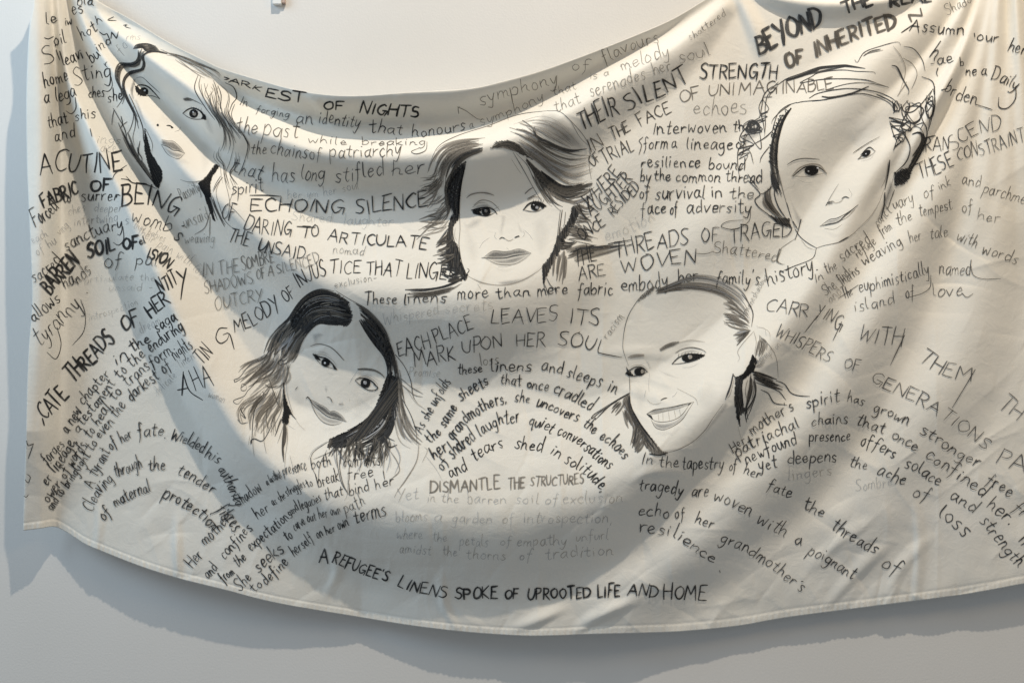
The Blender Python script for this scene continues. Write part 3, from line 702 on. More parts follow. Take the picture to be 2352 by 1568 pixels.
phrase('normal, exclusion', ('B1', 'nomad', [(980, 685), (1220, 695)], 70, 4), ('B1', 'exclusion-', [(992, 952), (1320, 888)], 60, 4), **GRY)
phrase('a haunting melody of injustice that lingers', ('C0', '/', [(1392, 515), (1398, 430), (1402, 335)], 0, 12), ('C0', '/', [(1402, 350), (1450, 480), (1550, 552)], 0, 9), ('C0', '/', [(1358, 475), (1440, 460)], 0, 10), ('C0', 'HA', [(1498, 478), (1630, 420)], 150, 9), ('C0', 'TIN', [(1555, 290), (1640, 195)], 120, 8),
       ('B1', '/', [(170, 1255), (110, 1260), (85, 1330), (120, 1372), (170, 1345), (182, 1310)], 0, 9), ('B1', '/', [(140, 1305), (188, 1300), (225, 1418)], 0, 8), ('B1', 'MELODY', [(228, 1290), (330, 1255), (430, 1200), (580, 1115)], 115, 8.5), ('B1', 'OF', [(622, 1062), (692, 1008)], 100, 8),
       ('B1', 'INJUS', [(722, 942), (800, 892), (932, 852)], 112, 8.5), ('B1', 'TICE', [(950, 840), (1190, 832)], 100, 9), ('B1', 'THAT', [(1230, 842), (1500, 852)], 112, 9), ('B1', 'LINGE', [(1540, 868), (1850, 882)], 112, 9))
# ----- middle
phrase('These linens more than mere fabric embody her family\'s history', ('B1', 'These', [(1218, 1080), (1465, 1068)], 92, 9), ('B1', 'linens', [(1520, 1078), (1845, 1058)], 92, 8.5), ('B2', 'more', [(362, 1042), (600, 1028)], 110, 8.5), ('B2', 'than', [(665, 1032), (920, 1002)], 84, 8.5),
       ('B2', 'mere', [(980, 1012), (1210, 992)], 100, 8.5), ('B2', 'fabric', [(1282, 1012), (1555, 1000)], 108, 8.5), ('B2', 'embody', [(1620, 980), (1800, 970), (1985, 930)], 120, 8.5), ('B3', 'her', [(800, 912), (955, 888)], 100, 8.5), ('B3', "family's", [(1092, 915), (1420, 922)], 108, 8.5), ('B3', 'history.', [(1492, 925), (1640, 882), (1870, 805)], 125, 8.5))
phrase('whispered secrets', ('B1', 'Whispered', [(1362, 1235), (1790, 1152)], 90, 4.5), ('B2', 'secrets', [(270, 1142), (640, 1115)], 95, 4.5), **PEN)
phrase('each place leaves its mark upon her soul', ('B1', 'EACH', [(1482, 1472), (1730, 1398)], 112, 8.5), ('B2', 'PLACE', [(202, 1375), (490, 1258)], 102, 8), ('B2', 'LEAVES', [(622, 1218), (1135, 1205)], 112, 7.5), ('B2', 'ITS', [(1215, 1215), (1450, 1232)], 115, 7.5),
       ('B2', 'MARK', [(42, 1562), (350, 1488)], 112, 8.5), ('B2', 'UPON', [(405, 1452), (715, 1395)], 102, 7.5), ('B2', 'HER', [(815, 1398), (1035, 1395)], 102, 7.5), ('B2', 'SOU', [(1130, 1385), (1280, 1400), (1410, 1420)], 105, 7.5), ('B2', '/', [(1465, 1345), (1440, 1430), (1470, 1450), (1625, 1480)], 0, 7.5))
phrase('racism', ('B2', 'racism', [(1515, 1342), (1640, 1172)], 70, 4), **GRY)
phrase('loss, promise', ('C2', 'loss', [(545, 295), (680, 272)], 85, 5.5), ('C1', 'Promise', [(1560, 365), (1795, 380)], 75, 4, .3, .7), tone=.14, alpha=.85, look='grey')
phrase('as she unfolds these linens and sleeps in', ('C2', 'As she unfolds', [(85, 808), (150, 700), (230, 558), (315, 415)], 90, 8), ('C2', 'these', [(370, 362), (555, 342)], 85, 9.5), ('C2', 'linens', [(622, 332), (930, 335)], 90, 10), ('C2', 'and', [(1005, 330), (1172, 348)], 95, 9.5), ('C2', 'sleeps in', [(1195, 370), (1390, 430), (1572, 512)], 105, 9.5))
phrase('the same sheets that once cradled', ('C2', 'the same', [(165, 888), (250, 790), (372, 615)], 95, 10), ('C2', 'sheets', [(392, 560), (610, 430)], 95, 10), ('C2', 'that', [(692, 432), (850, 442)], 85, 9.5), ('C2', 'once', [(895, 452), (1055, 492)], 90, 9.5), ('C2', 'cradled', [(1095, 492), (1240, 560), (1382, 642)], 105, 9.5))
phrase('her grandmothers, she uncovers the echoes', ('C2', 'her', [(188, 1002), (295, 925)], 105, 10.5), ('C2', 'grandmothers,', [(332, 865), (450, 722), (600, 620), (745, 572)], 100, 10.5), ('C2', 'she', [(800, 562), (915, 582)], 90, 9.5), ('C2', 'uncovers', [(965, 592), (1100, 642), (1280, 722)], 95, 9.5),
       ('C2', 'the', [(1318, 752), (1412, 812)], 95, 9.5), ('C2', 'echoes', [(1445, 852), (1535, 905), (1642, 1002)], 100, 9.5))
phrase('of shared laughter quiet conversations', ('C2', 'of', [(252, 1092), (302, 1030)], 90, 10), ('C2', 'shared', [(332, 1002), (410, 932), (512, 850)], 110, 10), ('C2', 'laughter', [(542, 825), (680, 745), (842, 722)], 110, 9.5), ('C2', 'quiet', [(910, 742), (1000, 765), (1082, 812)], 95, 10), ('C2', 'conversations', [(1125, 812), (1290, 900), (1400, 990), (1520, 1082)], 95, 9.5))
phrase('and tears shed in solitude', ('C2', 'and', [(315, 1152), (445, 1080)], 100, 10), ('C2', 'tears', [(495, 1018), (600, 952), (722, 915)], 100, 9.5), ('C2', 'shed', [(800, 912), (1012, 952)], 110, 9.5), ('C2', 'in', [(1070, 962), (1138, 1002)], 90, 9), ('C2', 'solitude,', [(1180, 1032), (1300, 1090), (1400, 1180), (1465, 1262)], 100, 9.5))
phrase('dismantle the structures', ('C2', 'DISMANTLE', [(155, 1260), (420, 1248), (690, 1220)], 88, 13), ('C2', 'THE', [(755, 1228), (878, 1218)], 78, 12), ('C2', 'STRUCTURES', [(920, 1205), (1130, 1200), (1332, 1188)], 72, 12), tone=.2, alpha=.8, look='thick grey')
phrase('yet in the barren soil of exclusion', ('C1', 'Yet', [(1470, 1312), (1630, 1312)], 88, 5.5), ('C2', 'in the', [(132, 1332), (368, 1336)], 75, 5.5), ('C2', 'barren', [(440, 1342), (735, 1345)], 85, 5.5), ('C2', 'soil', [(805, 1342), (985, 1342)], 80, 5.5), ('C2', 'of', [(1040, 1345), (1135, 1342)], 80, 5.5), ('C2', 'exclusion', [(1170, 1342), (1630, 1336)], 85, 5.5), **PEN)
phrase('blooms a garden of introspection', ('C1', 'blooms', [(1460, 1480), (1700, 1482)], 90, 5.5), ('C2', 'a', [(185, 1475), (245, 1475)], 90, 5.5), ('C2', 'garden', [(320, 1490), (630, 1500)], 90, 5.5), ('C2', 'of', [(710, 1500), (800, 1492)], 85, 5.5), ('C2', 'introspection,', [(870, 1490), (1550, 1490)], 90, 5.5), **PEN)
phrase('where the petals of empathy unfurl', ('D1', 'where', [(395, 345), (540, 352)], 65, 4), ('D1', 'the', [(600, 365), (682, 366)], 55, 4), ('D1', 'petals', [(755, 390), (920, 392)], 62, 4), ('D1', 'of', [(990, 390), (1050, 388)], 58, 4), ('D1', 'empathy', [(1085, 392), (1370, 382)], 66, 4), ('D1', 'unfurl', [(1425, 366), (1610, 350)], 56, 4), **PEN)
phrase('amidst the thorns of tradition', ('D1', 'amidst', [(410, 430), (590, 438)], 60, 4), ('D1', 'the', [(660, 445), (740, 447)], 55, 4), ('D1', 'thorns', [(795, 467), (1020, 470)], 64, 4), ('D1', 'of', [(1100, 470), (1170, 466)], 58, 4), ('D1', 'tradition', [(1250, 466), (1640, 440)], 66, 4), **PEN)
phrase("a refugee's linens spoke of uprooted life and home", ('D0', 'A', [(1830, 480), (1882, 478)], 86, 9), ('D1', "REFUGEE'S", [(22, 480), (150, 532), (340, 592)], 62, 8.5), ('D1', 'LINENS', [(400, 620), (520, 660), (680, 692)], 62, 8), ('D1', 'SPOKE', [(730, 692), (975, 692)], 62, 9.5), ('D1', 'OF', [(1015, 692), (1092, 696)], 54, 9.5),
       ('D1', 'UPROOTED', [(1150, 696), (1330, 692), (1508, 685)], 60, 10), ('D1', 'LIFE', [(1550, 682), (1678, 676)], 70, 10), ('D1', 'AND', [(1720, 670), (1895, 688)], 68, 9.5), ('D1', 'HOME', [(1930, 692), (2170, 700)], 82, 9.5), look='bold black')
phrase('her mothers shadow a lasting presence both comforts', ('D0', 'Her', [(1105, 518), (1170, 448)], 78, 6), ('D0', 'mothers', [(1180, 388), (1260, 310), (1345, 215)], 76, 6), ('C1', 'Shadow', [(255, 1372), (440, 1240)], 100, 6.5), ('C1', 'a lastbat', [(475, 1202), (592, 1140)], 70, 5), ('C1', 'presence', [(605, 1132), (782, 1080)], 90, 6),
       ('C1', 'both', [(815, 1078), (970, 1050)], 95, 6.5), ('C1', 'comforts', [(1060, 1058), (1340, 1050)], 100, 6.5))
phrase('and confines her as she struggles to break free', ('D0', 'and', [(1195, 578), (1252, 520)], 66, 6), ('D0', 'confines', [(1288, 468), (1370, 385), (1452, 290)], 68, 6), ('C1', 'her', [(405, 1462), (495, 1400)], 88, 6.5), ('C1', 'as she', [(525, 1362), (620, 1300)], 70, 5.5), ('C1', 'struggles', [(630, 1290), (772, 1212)], 80, 5.5),
       ('C1', 'to', [(790, 1222), (828, 1202)], 70, 6), ('C1', 'break', [(870, 1218), (1030, 1168)], 105, 6.5), ('C1', 'free', [(1090, 1162), (1290, 1140)], 95, 6.5))
phrase('from the expectations and legacies that bind her', ('D0', 'from', [(1288, 602), (1348, 545)], 62, 6), ('D0', 'the', [(1365, 512), (1420, 470)], 66, 6), ('D0', 'expectations', [(1445, 422), (1560, 322), (1682, 218)], 70, 6), ('C1', 'and', [(660, 1430), (722, 1392)], 70, 6), ('C1', 'legacies', [(735, 1392), (895, 1330)], 85, 6), ('C1', 'that', [(920, 1312), (1060, 1280)], 85, 6.5),
       ('C1', 'bind', [(1110, 1282), (1260, 1238)], 95, 6.5), ('C1', 'her', [(1305, 1232), (1448, 1200)], 85, 6.5))
phrase('she seeks to carve out her own path', ('D0', 'She', [(1378, 652), (1450, 580)], 72, 6), ('D0', 'seeks', [(1485, 542), (1632, 420)], 80, 6.5), ('D0', 'to', [(1650, 362), (1682, 340)], 60, 6), ('C1', 'carve', [(690, 1552), (772, 1500)], 85, 5.5), ('C1', 'out her own', [(790, 1492), (1040, 1412)], 82, 5.5), ('C1', 'path', [(1075, 1422), (1230, 1352)], 95, 6))
phrase('to define herself on her own terms', ('D0', 'to', [(1465, 658), (1508, 615)], 56, 6), ('D0', 'define', [(1530, 618), (1660, 490)], 72, 6), ('D0', 'herself', [(1690, 452), (1802, 360)], 66, 5), ('D0', 'on her own', [(1825, 352), (2002, 270)], 62, 5), ('D0', 'terms', [(2040, 262), (2220, 210)], 92, 6))

# ----- upper right
phrase('a symphony of flavours', ('A2', '/', [(375, 872), (370, 830), (380, 818)], 0, 5), ('A2', '/', [(365, 820), (430, 850), (520, 912), (558, 910)], 0, 5), ('A2', 'symphony', [(540, 812), (760, 742), (1140, 642)], 105, 5), ('A2', 'of', [(1240, 548), (1370, 540)], 85, 5), ('A2', 'flavours', [(1490, 490), (1640, 408), (1910, 318)], 100, 5.5), tone=.16, alpha=.85, look='grey')
phrase('a symphony that is a melody', ('A2', 'a', [(460, 992), (492, 982)], 70, 4.5), ('A2', 'symphony', [(542, 962), (760, 890), (1032, 768)], 78, 4.5), ('A2', 'that', [(1100, 735), (1280, 680)], 66, 4.5), ('A2', 'is a', [(1380, 612), (1530, 575)], 60, 4.5), ('A2', 'melody', [(1622, 542), (1800, 490), (1995, 425)], 100, 5), tone=.18, alpha=.85, look='grey')
phrase('that serenades her soul', ('A2', 'that', [(1120, 852), (1310, 790)], 88, 5.5), ('A2', 'serenades', [(1385, 742), (1600, 672), (1810, 605)], 105, 5.5), ('A3', 'her', [(622, 580), (750, 530)], 95, 5.5), ('A3', 'soul', [(815, 492), (1050, 420)], 105, 5.5), tone=.17, alpha=.85, look='grey')
phrase('shattered, near the upper swag', ('A3', 'shattered', [(895, 312), (1020, 230), (1170, 118)], 60, 4), ('A4', 'Shado', [(1425, 118), (1610, 22)], 80, 5), **GRY)
phrase('beyond the realm', ('A3', 'BEYOND', [(1420, 412), (1540, 355), (1700, 270), (1915, 195)], 145, 24), ('A4', 'THE', [(632, 102), (852, 38)], 92, 24), ('A4', 'REAL', [(985, 52), (1130, 30), (1300, 8)], 90, 24), tone=.055, look='thick dark grey')
phrase('of inherited', ('A4', 'OF', [(190, 512), (322, 480)], 102, 23), ('A4', 'INHERITED', [(412, 430), (560, 370), (760, 290), (1035, 210)], 108, 22), ('A4', 'N', [(1140, 170), (1240, 115)], 50, 14), tone=.1, look='thick grey')
phrase('their silent strength', ('A3', 'THEIR', [(62, 995), (180, 940), (350, 870)], 145, 13), ('A3', 'SILENT', [(422, 852), (560, 770), (700, 722), (892, 605)], 132, 13), ('A3', 'STRENGTH', [(962, 605), (1250, 598), (1560, 602)], 108, 13), look='bold black')
phrase('in the face of unimaginable trials', ('A3', 'IN', [(132, 1172), (238, 1122)], 100, 9), ('A3', 'THE', [(298, 1072), (440, 1000)], 92, 9), ('A3', 'FACE', [(512, 972), (750, 850)], 95, 9), ('A3', 'OF', [(822, 780), (970, 752)], 85, 9, .16), ('A3', 'UNIMAG', [(1032, 738), (1560, 712)], 90, 9, .14), ('A3', 'INABLE', [(1592, 718), (1800, 705), (1990, 678)], 92, 9, .14),
       ('A3', 'TRIAL', [(245, 1262), (350, 1200), (465, 1150)], 100, 8), ('A3', '/', [(530, 1050), (500, 1080), (520, 1110), (500, 1185)], 0, 7), ('A3', 'OF', [(150, 1280), (215, 1225)], 80, 8), tone=.07, look='dark grey')
phrase('echoes', ('A3', 'echoes', [(918, 882), (1120, 878), (1325, 862)], 125, 5.5), tone=.14, alpha=.85, look='grey')
phrase('interwoven they form a lineage of', ('A3', 'Interwoven', [(602, 1022), (1170, 1012)], 92, 8.5), ('A3', 'that', [(1222, 1005), (1400, 1000)], 95, 8), ('A3', 'form', [(532, 1145), (720, 1142)], 100, 8), ('A3', 'a', [(750, 1138), (792, 1132)], 95, 8), ('A3', 'lineage', [(865, 1142), (1215, 1142)], 100, 8), ('A3', 'of', [(1240, 1142), (1322, 1140)], 95, 8))
phrase('resilience bound by the common thread', ('A3', 'resilience', [(515, 1282), (970, 1282)], 95, 8), ('A3', 'bound', [(1030, 1292), (1310, 1300)], 92, 8), ('A3', 'by', [(510, 1390), (585, 1392)], 92, 8), ('A3', 'the', [(615, 1386), (745, 1386)], 88, 8), ('A3', 'common', [(780, 1390), (1120, 1392)], 100, 8), ('A3', 'thread', [(1165, 1392), (1440, 1402)], 92, 8))
phrase('of survival in the face of adversity', ('B3', 'of', [(502, 262), (582, 260)], 92, 8), ('B3', 'survival', [(625, 270), (1000, 262)], 105, 8), ('B3', 'in', [(1050, 256), (1140, 256)], 92, 8), ('B3', 'the', [(1200, 266), (1380, 266)], 92, 8), ('B3', 'face', [(515, 388), (710, 372)], 105, 8), ('B3', 'of', [(740, 382), (795, 376)], 90, 8), ('B3', 'adversity', [(865, 378), (1110, 375), (1360, 378)], 110, 8), ('B3', '/', [(1355, 330), (1340, 440), (1230, 500), (1130, 480), (1180, 440), (1300, 430)], 0, 5))
phrase('where laughter once resided', ('A3', 'WHERE', [(98, 1570), (270, 1430), (372, 1322)], 92, 8.5), ('B3', 'LAUGHTER', [(92, 425), (250, 310), (452, 118)], 88, 8), ('B3', 'ONCE', [(62, 582), (250, 472)], 88, 8), ('B3', 'RESIDED', [(308, 402), (400, 300), (512, 188)], 88, 8))
phrase('emotion', ('B3', 'emotion', [(248, 590), (440, 520), (630, 435)], 100, 4.5), **PEN)
phrase('the threads of tragedy are woven', ('B3', 'THE', [(15, 782), (180, 742)], 122, 8.5), ('B3', 'THREADS', [(322, 722), (600, 652), (880, 620)], 120, 8), ('B3', '/', [(265, 612), (445, 580)], 0, 8), ('B3', 'OF', [(985, 602), (1110, 590)], 112, 8), ('B3', 'TRAGEDY', [(1202, 602), (1450, 565), (1740, 555)], 112, 8),
       ('B3', 'ARE', [(45, 892), (245, 850)], 95, 8), ('B3', 'WOVEN', [(368, 842), (610, 792), (940, 752)], 112, 8))
phrase('shattered, beside the neck', ('B3', 'Shattered', [(1070, 685), (1300, 702), (1560, 752)], 95, 6), ('B3', '/', [(940, 685), (1010, 688), (1070, 670)], 0, 5), ('B3', '/', [(1590, 650), (1560, 740), (1600, 768)], 0, 5), tone=.12, look='grey')
# ----- right
phrase('carrying with them', ('B3', 'CARR', [(1470, 1112), (1600, 1140), (1792, 1172)], 108, 6.5), ('B4', 'YIN', [(410, 1172), (470, 1190), (530, 1222)], 100, 6.5), ('B4', '/', [(430, 1160), (330, 1290)], 0, 6), ('B4', 'G', [(545, 1262), (605, 1275)], 120, 6.5), ('B4', '/', [(612, 1205), (545, 1350)], 0, 6), ('B4', 'WITH', [(735, 1338), (860, 1368), (1070, 1400)], 128, 7),
       ('B4', '/', [(1095, 1310), (1040, 1425), (985, 1540)], 0, 6.5), ('C4', 'THEM', [(1195, 232), (1290, 305), (1400, 370), (1600, 402)], 118, 7), ('C4', '/', [(1635, 318), (1550, 460), (1458, 612)], 0, 6.5), ('C4', 'TH', [(1805, 592), (1960, 700)], 135, 7), tone=.06)
phrase('whispers of generations past', ('B4', 'WHISPERS', [(95, 1312), (200, 1362), (340, 1432), (512, 1515)], 98, 6.5), ('C4', 'OF', [(622, 302), (742, 332)], 88, 6.5), ('C4', 'GENERATIONS', [(830, 412), (960, 480), (1180, 575), (1420, 722), (1580, 830), (1710, 935)], 98, 6.5), ('C4', 'PA', [(1790, 1032), (2000, 1112)], 130, 7), tone=.06)
phrase('in the sacred sanctuary of ink and parchment', ('B4', 'In', [(410, 910), (480, 882)], 75, 5), ('B4', 'the', [(500, 842), (582, 800)], 85, 5), ('B4', 'sacred', [(620, 752), (720, 682), (842, 598)], 105, 5.5), ('B4', 'sanct', [(890, 485), (1000, 370)], 85, 4), ('B4', 'uary', [(1015, 352), (1170, 290)], 100, 5), ('B4', 'of', [(1240, 262), (1330, 242)], 95, 5),
       ('B4', 'ink', [(1360, 202), (1452, 165)], 80, 5), ('B4', 'and', [(1530, 160), (1672, 172)], 95, 5), ('B4', 'parchme', [(1690, 222), (1850, 262), (2007, 312)], 100, 5), tone=.1, look='thin grey')
phrase('she finds refuge from the tempest of her', ('B4', 'She', [(490, 1012), (580, 950)], 90, 5), ('B4', 'finds', [(610, 922), (702, 830)], 80, 5), ('B4', 'refuge', [(740, 722), (880, 608)], 78, 4.5), ('B4', 'from', [(920, 552), (1002, 500)], 80, 5), ('B4', 'the', [(1040, 468), (1155, 430)], 90, 5.5), ('B4', 'tempest', [(1210, 402), (1460, 350)], 95, 5), ('B4', 'of', [(1535, 372), (1612, 360)], 88, 5), ('B4', 'her', [(1650, 425), (1820, 452)], 95, 5), tone=.09, look='thin grey')
phrase('and horns weaving her tale with words', ('B4', 'and', [(535, 1072), (620, 990)], 75, 4, .25, .7), ('B4', 'horns', [(640, 922), (752, 828)], 85, 5), ('B4', 'weaving', [(790, 782), (930, 702), (1080, 618)], 100, 6), ('B4', 'her', [(1140, 602), (1226, 580)], 85, 5), ('B4', 'tale', [(1290, 572), (1426, 560)], 90, 5), ('B4', 'with', [(1490, 580), (1640, 642)], 95, 5), ('B4', 'words', [(1680, 692), (1800, 722), (1950, 772)], 100, 5.5), tone=.08, look='thin grey')
phrase('the euphemistically named island of love', ('B4', 'The', [(632, 1032), (702, 1000)], 80, 5), ('B4', '/', [(585, 1030), (740, 925)], 0, 5), ('B4', 'euphimistically', [(750, 985), (1020, 922), (1290, 842)], 100, 6), ('B4', 'named', [(1360, 842), (1600, 848)], 110, 5.5), ('B4', '/', [(1600, 768), (1620, 850), (1700, 880), (1830, 878)], 0, 4.5), ('B4', 'island', [(710, 1132), (1022, 1070)], 95, 5.5),
       ('B4', 'of', [(1105, 1030), (1170, 1020)], 95, 5), ('B4', 'love', [(1310, 1012), (1540, 1002)], 110, 5.5), ('B4', '/', [(1530, 985), (1570, 1020), (1620, 990)], 0, 5), ('B4', '/', [(1295, 850), (1290, 940), (1230, 990), (1110, 1025)], 0, 4.5), tone=.05, look='thin black')
phrase('assuming our her', ('A4', 'Assumn', [(1130, 238), (1300, 255), (1545, 275)], 100, 9), ('A4', '/', [(1070, 250), (1180, 175)], 0, 8), ('A4', '/', [(1628, 255), (1632, 285)], 0, 8), ('A4', 'our', [(1645, 312), (1812, 328)], 90, 9), ('A4', 'her', [(1882, 392), (2005, 432)], 120, 8.5))
phrase('have borne a daily burden', ('A4', 'h', [(1275, 442), (1322, 470)], 130, 9), ('A4', '/', [(1295, 490), (1318, 486)], 0, 8), ('A4', 'ae', [(1348, 500), (1462, 475)], 90, 8), ('A4', 'b', [(1522, 510), (1548, 505)], 70, 7), ('A4', 'ne', [(1562, 582), (1645, 582)], 90, 8), ('A4', 'a', [(1680, 578), (1722, 578)], 80, 7.5), ('A4', 'Daily', [(1755, 605), (1850, 640), (1942, 690)], 105, 8), ('A4', '/', [(1945, 660), (1940, 760), (1880, 828), (1818, 820), (1815, 745)], 0, 8),
       ('A4', 'br', [(1395, 700), (1470, 735)], 110, 8), ('A4', '/', [(1375, 690), (1420, 680)], 0, 8), ('A4', 'den', [(1482, 762), (1640, 800)], 110, 8.5), ('A4', '/', [(1640, 800), (1765, 840)], 0, 7), ('A4', '/', [(1350, 520), (1338, 560), (1348, 585)], 0, 7))
phrase('transcend these constraints', ('A4', 'RAN', [(1255, 1160), (1435, 1140)], 112, 8), ('A4', '/', [(1238, 1060), (1330, 1038)], 0, 9), ('A4', '/', [(1270, 1050), (1235, 1160)], 0, 7), ('A4', 'SCEND', [(1470, 1150), (1590, 1060), (1690, 1015), (1840, 990)], 112, 6), ('A4', 'THESE', [(1208, 1375), (1330, 1335), (1475, 1255)], 122, 8), ('A4', 'CONSTRAINT', [(1500, 1225), (1700, 1182), (2020, 1078)], 100, 6), tone=.05)
phrase("her mother's spirit has grown stronger free", ('C3', 'Her', [(1220, 952), (1322, 880)], 80, 7), ('C3', "mother's", [(1375, 822), (1520, 722), (1690, 618)], 95, 7.5), ('C4', 'spirit', [(340, 608), (600, 562)], 105, 8.5), ('C4', 'has', [(655, 562), (780, 592)], 82, 7.5), ('C4', 'grown', [(850, 642), (960, 672), (1110, 748)], 95, 8), ('C4', 'stronger', [(1205, 812), (1340, 882), (1500, 990), (1660, 1062)], 100, 8), ('C4', 'free', [(1710, 1192), (1900, 1292)], 110, 8), ('D2', 'fr', [(2285, 180), (2345, 225)], 72, 7), tone=.04)
phrase('patriarchal chains that once confined her', ('C3', 'patriachal', [(1262, 992), (1420, 892), (1730, 762)], 100, 9.5), ('C4', 'chains', [(385, 748), (660, 735)], 95, 8.5), ('C4', 'that', [(720, 742), (930, 812)], 95, 8.5), ('C4', 'once', [(990, 842), (1180, 938)], 95, 8), ('C4', 'confined', [(1250, 992), (1400, 1092), (1690, 1292)], 105, 8), ('C4', 'her.', [(1715, 1372), (1900, 1502)], 110, 8), ('D2', 'Th', [(2310, 345), (2355, 400)], 85, 7), tone=.04)
phrase('newfound presence offers solace and strength', ('C3', 'newfound', [(1325, 1042), (1500, 962), (1712, 880)], 100, 9), ('C4', 'presence', [(365, 868), (680, 862)], 90, 8.5), ('C4', 'offers', [(750, 892), (870, 930), (1010, 1002)], 100, 8.5), ('C4', 'solace', [(1090, 1062), (1200, 1112), (1350, 1212)], 100, 8), ('C4', 'and', [(1435, 1302), (1625, 1412)], 100, 8), ('D2', 'strength', [(2095, 252), (2180, 350), (2312, 515)], 80, 6.5), tone=.04)
phrase('yet deepens the ache of loss', ('C3', 'yet', [(1420, 1092), (1560, 1062)], 95, 9), ('C4', 'deepens', [(200, 1038), (575, 1022)], 100, 8.5), ('C4', 'the', [(670, 1058), (800, 1088)], 95, 8), ('C4', 'ache', [(880, 1112), (1085, 1208)], 100, 8), ('C4', 'of', [(1150, 1282), (1262, 1322)], 95, 8), ('D2', 'loss', [(1858, 218), (1930, 265), (2012, 335)], 88, 6.5), tone=.05)
phrase('lingers, sombre', ('C4', 'lingers', [(205, 1172), (540, 1122)], 95, 5.5), ('C4', 'Sombre', [(720, 1248), (1000, 1210)], 95, 5.5), **PEN)
phrase('in the tapestry of her fate the threads of', ('C3', 'In', [(515, 1032), (605, 1042)], 88, 8), ('C3', 'the', [(655, 1062), (805, 1068)], 95, 8), ('C3', 'tapestry', [(830, 1082), (990, 1080), (1145, 1082)], 100, 8), ('C3', 'of', [(1190, 1088), (1242, 1092)], 90, 7), ('C3', 'her', [(1300, 1112), (1420, 1152)], 90, 7.5), ('C3', 'fate', [(1480, 1232), (1660, 1302)], 95, 8), ('C3', 'the', [(1755, 1382), (1900, 1452)], 100, 8), ('D2', 'threads', [(1238, 292), (1370, 372), (1500, 435)], 80, 6), ('D2', 'of', [(1525, 500), (1622, 562)], 80, 6), tone=.05)
phrase('tragedy are woven with a poignant', ('D2', 'tragedy', [(142, 72), (270, 80), (390, 102)], 78, 6.5), ('D2', 'are', [(445, 98), (535, 108)], 80, 6), ('D2', 'woven', [(570, 128), (670, 162), (772, 222)], 85, 6), ('D2', 'with', [(815, 258), (975, 342)], 82, 6), ('D2', 'a', [(1035, 382), (1070, 388)], 75, 6), ('D2', 'poignant', [(1110, 432), (1220, 492), (1365, 582)], 78, 6), tone=.05)
phrase("echo of her grandmother's resilience", ('D2', 'echo', [(135, 212), (315, 228)], 80, 6), ('D2', 'of', [(345, 228), (405, 228)], 72, 6), ('D2', 'her', [(460, 258), (562, 292)], 75, 6), ('D2', "grandmother's", [(605, 362), (740, 422), (900, 522), (1070, 660)], 74, 6), ('D2', 'resilience', [(140, 312), (310, 332), (420, 392), (565, 495)], 78, 6), ('D2', '/', [(605, 530), (608, 542)], 0, 6), tone=.05)
phrase('unspoken shadows, redemption', ('B3', 'tornoneshadows', [(1302, 1192), (1360, 1092), (1492, 858)], 55, 3.5), ('C3', 'redemption', [(1400, 302), (1592, 142)], 70, 3.5, .3, .7), **GRY)

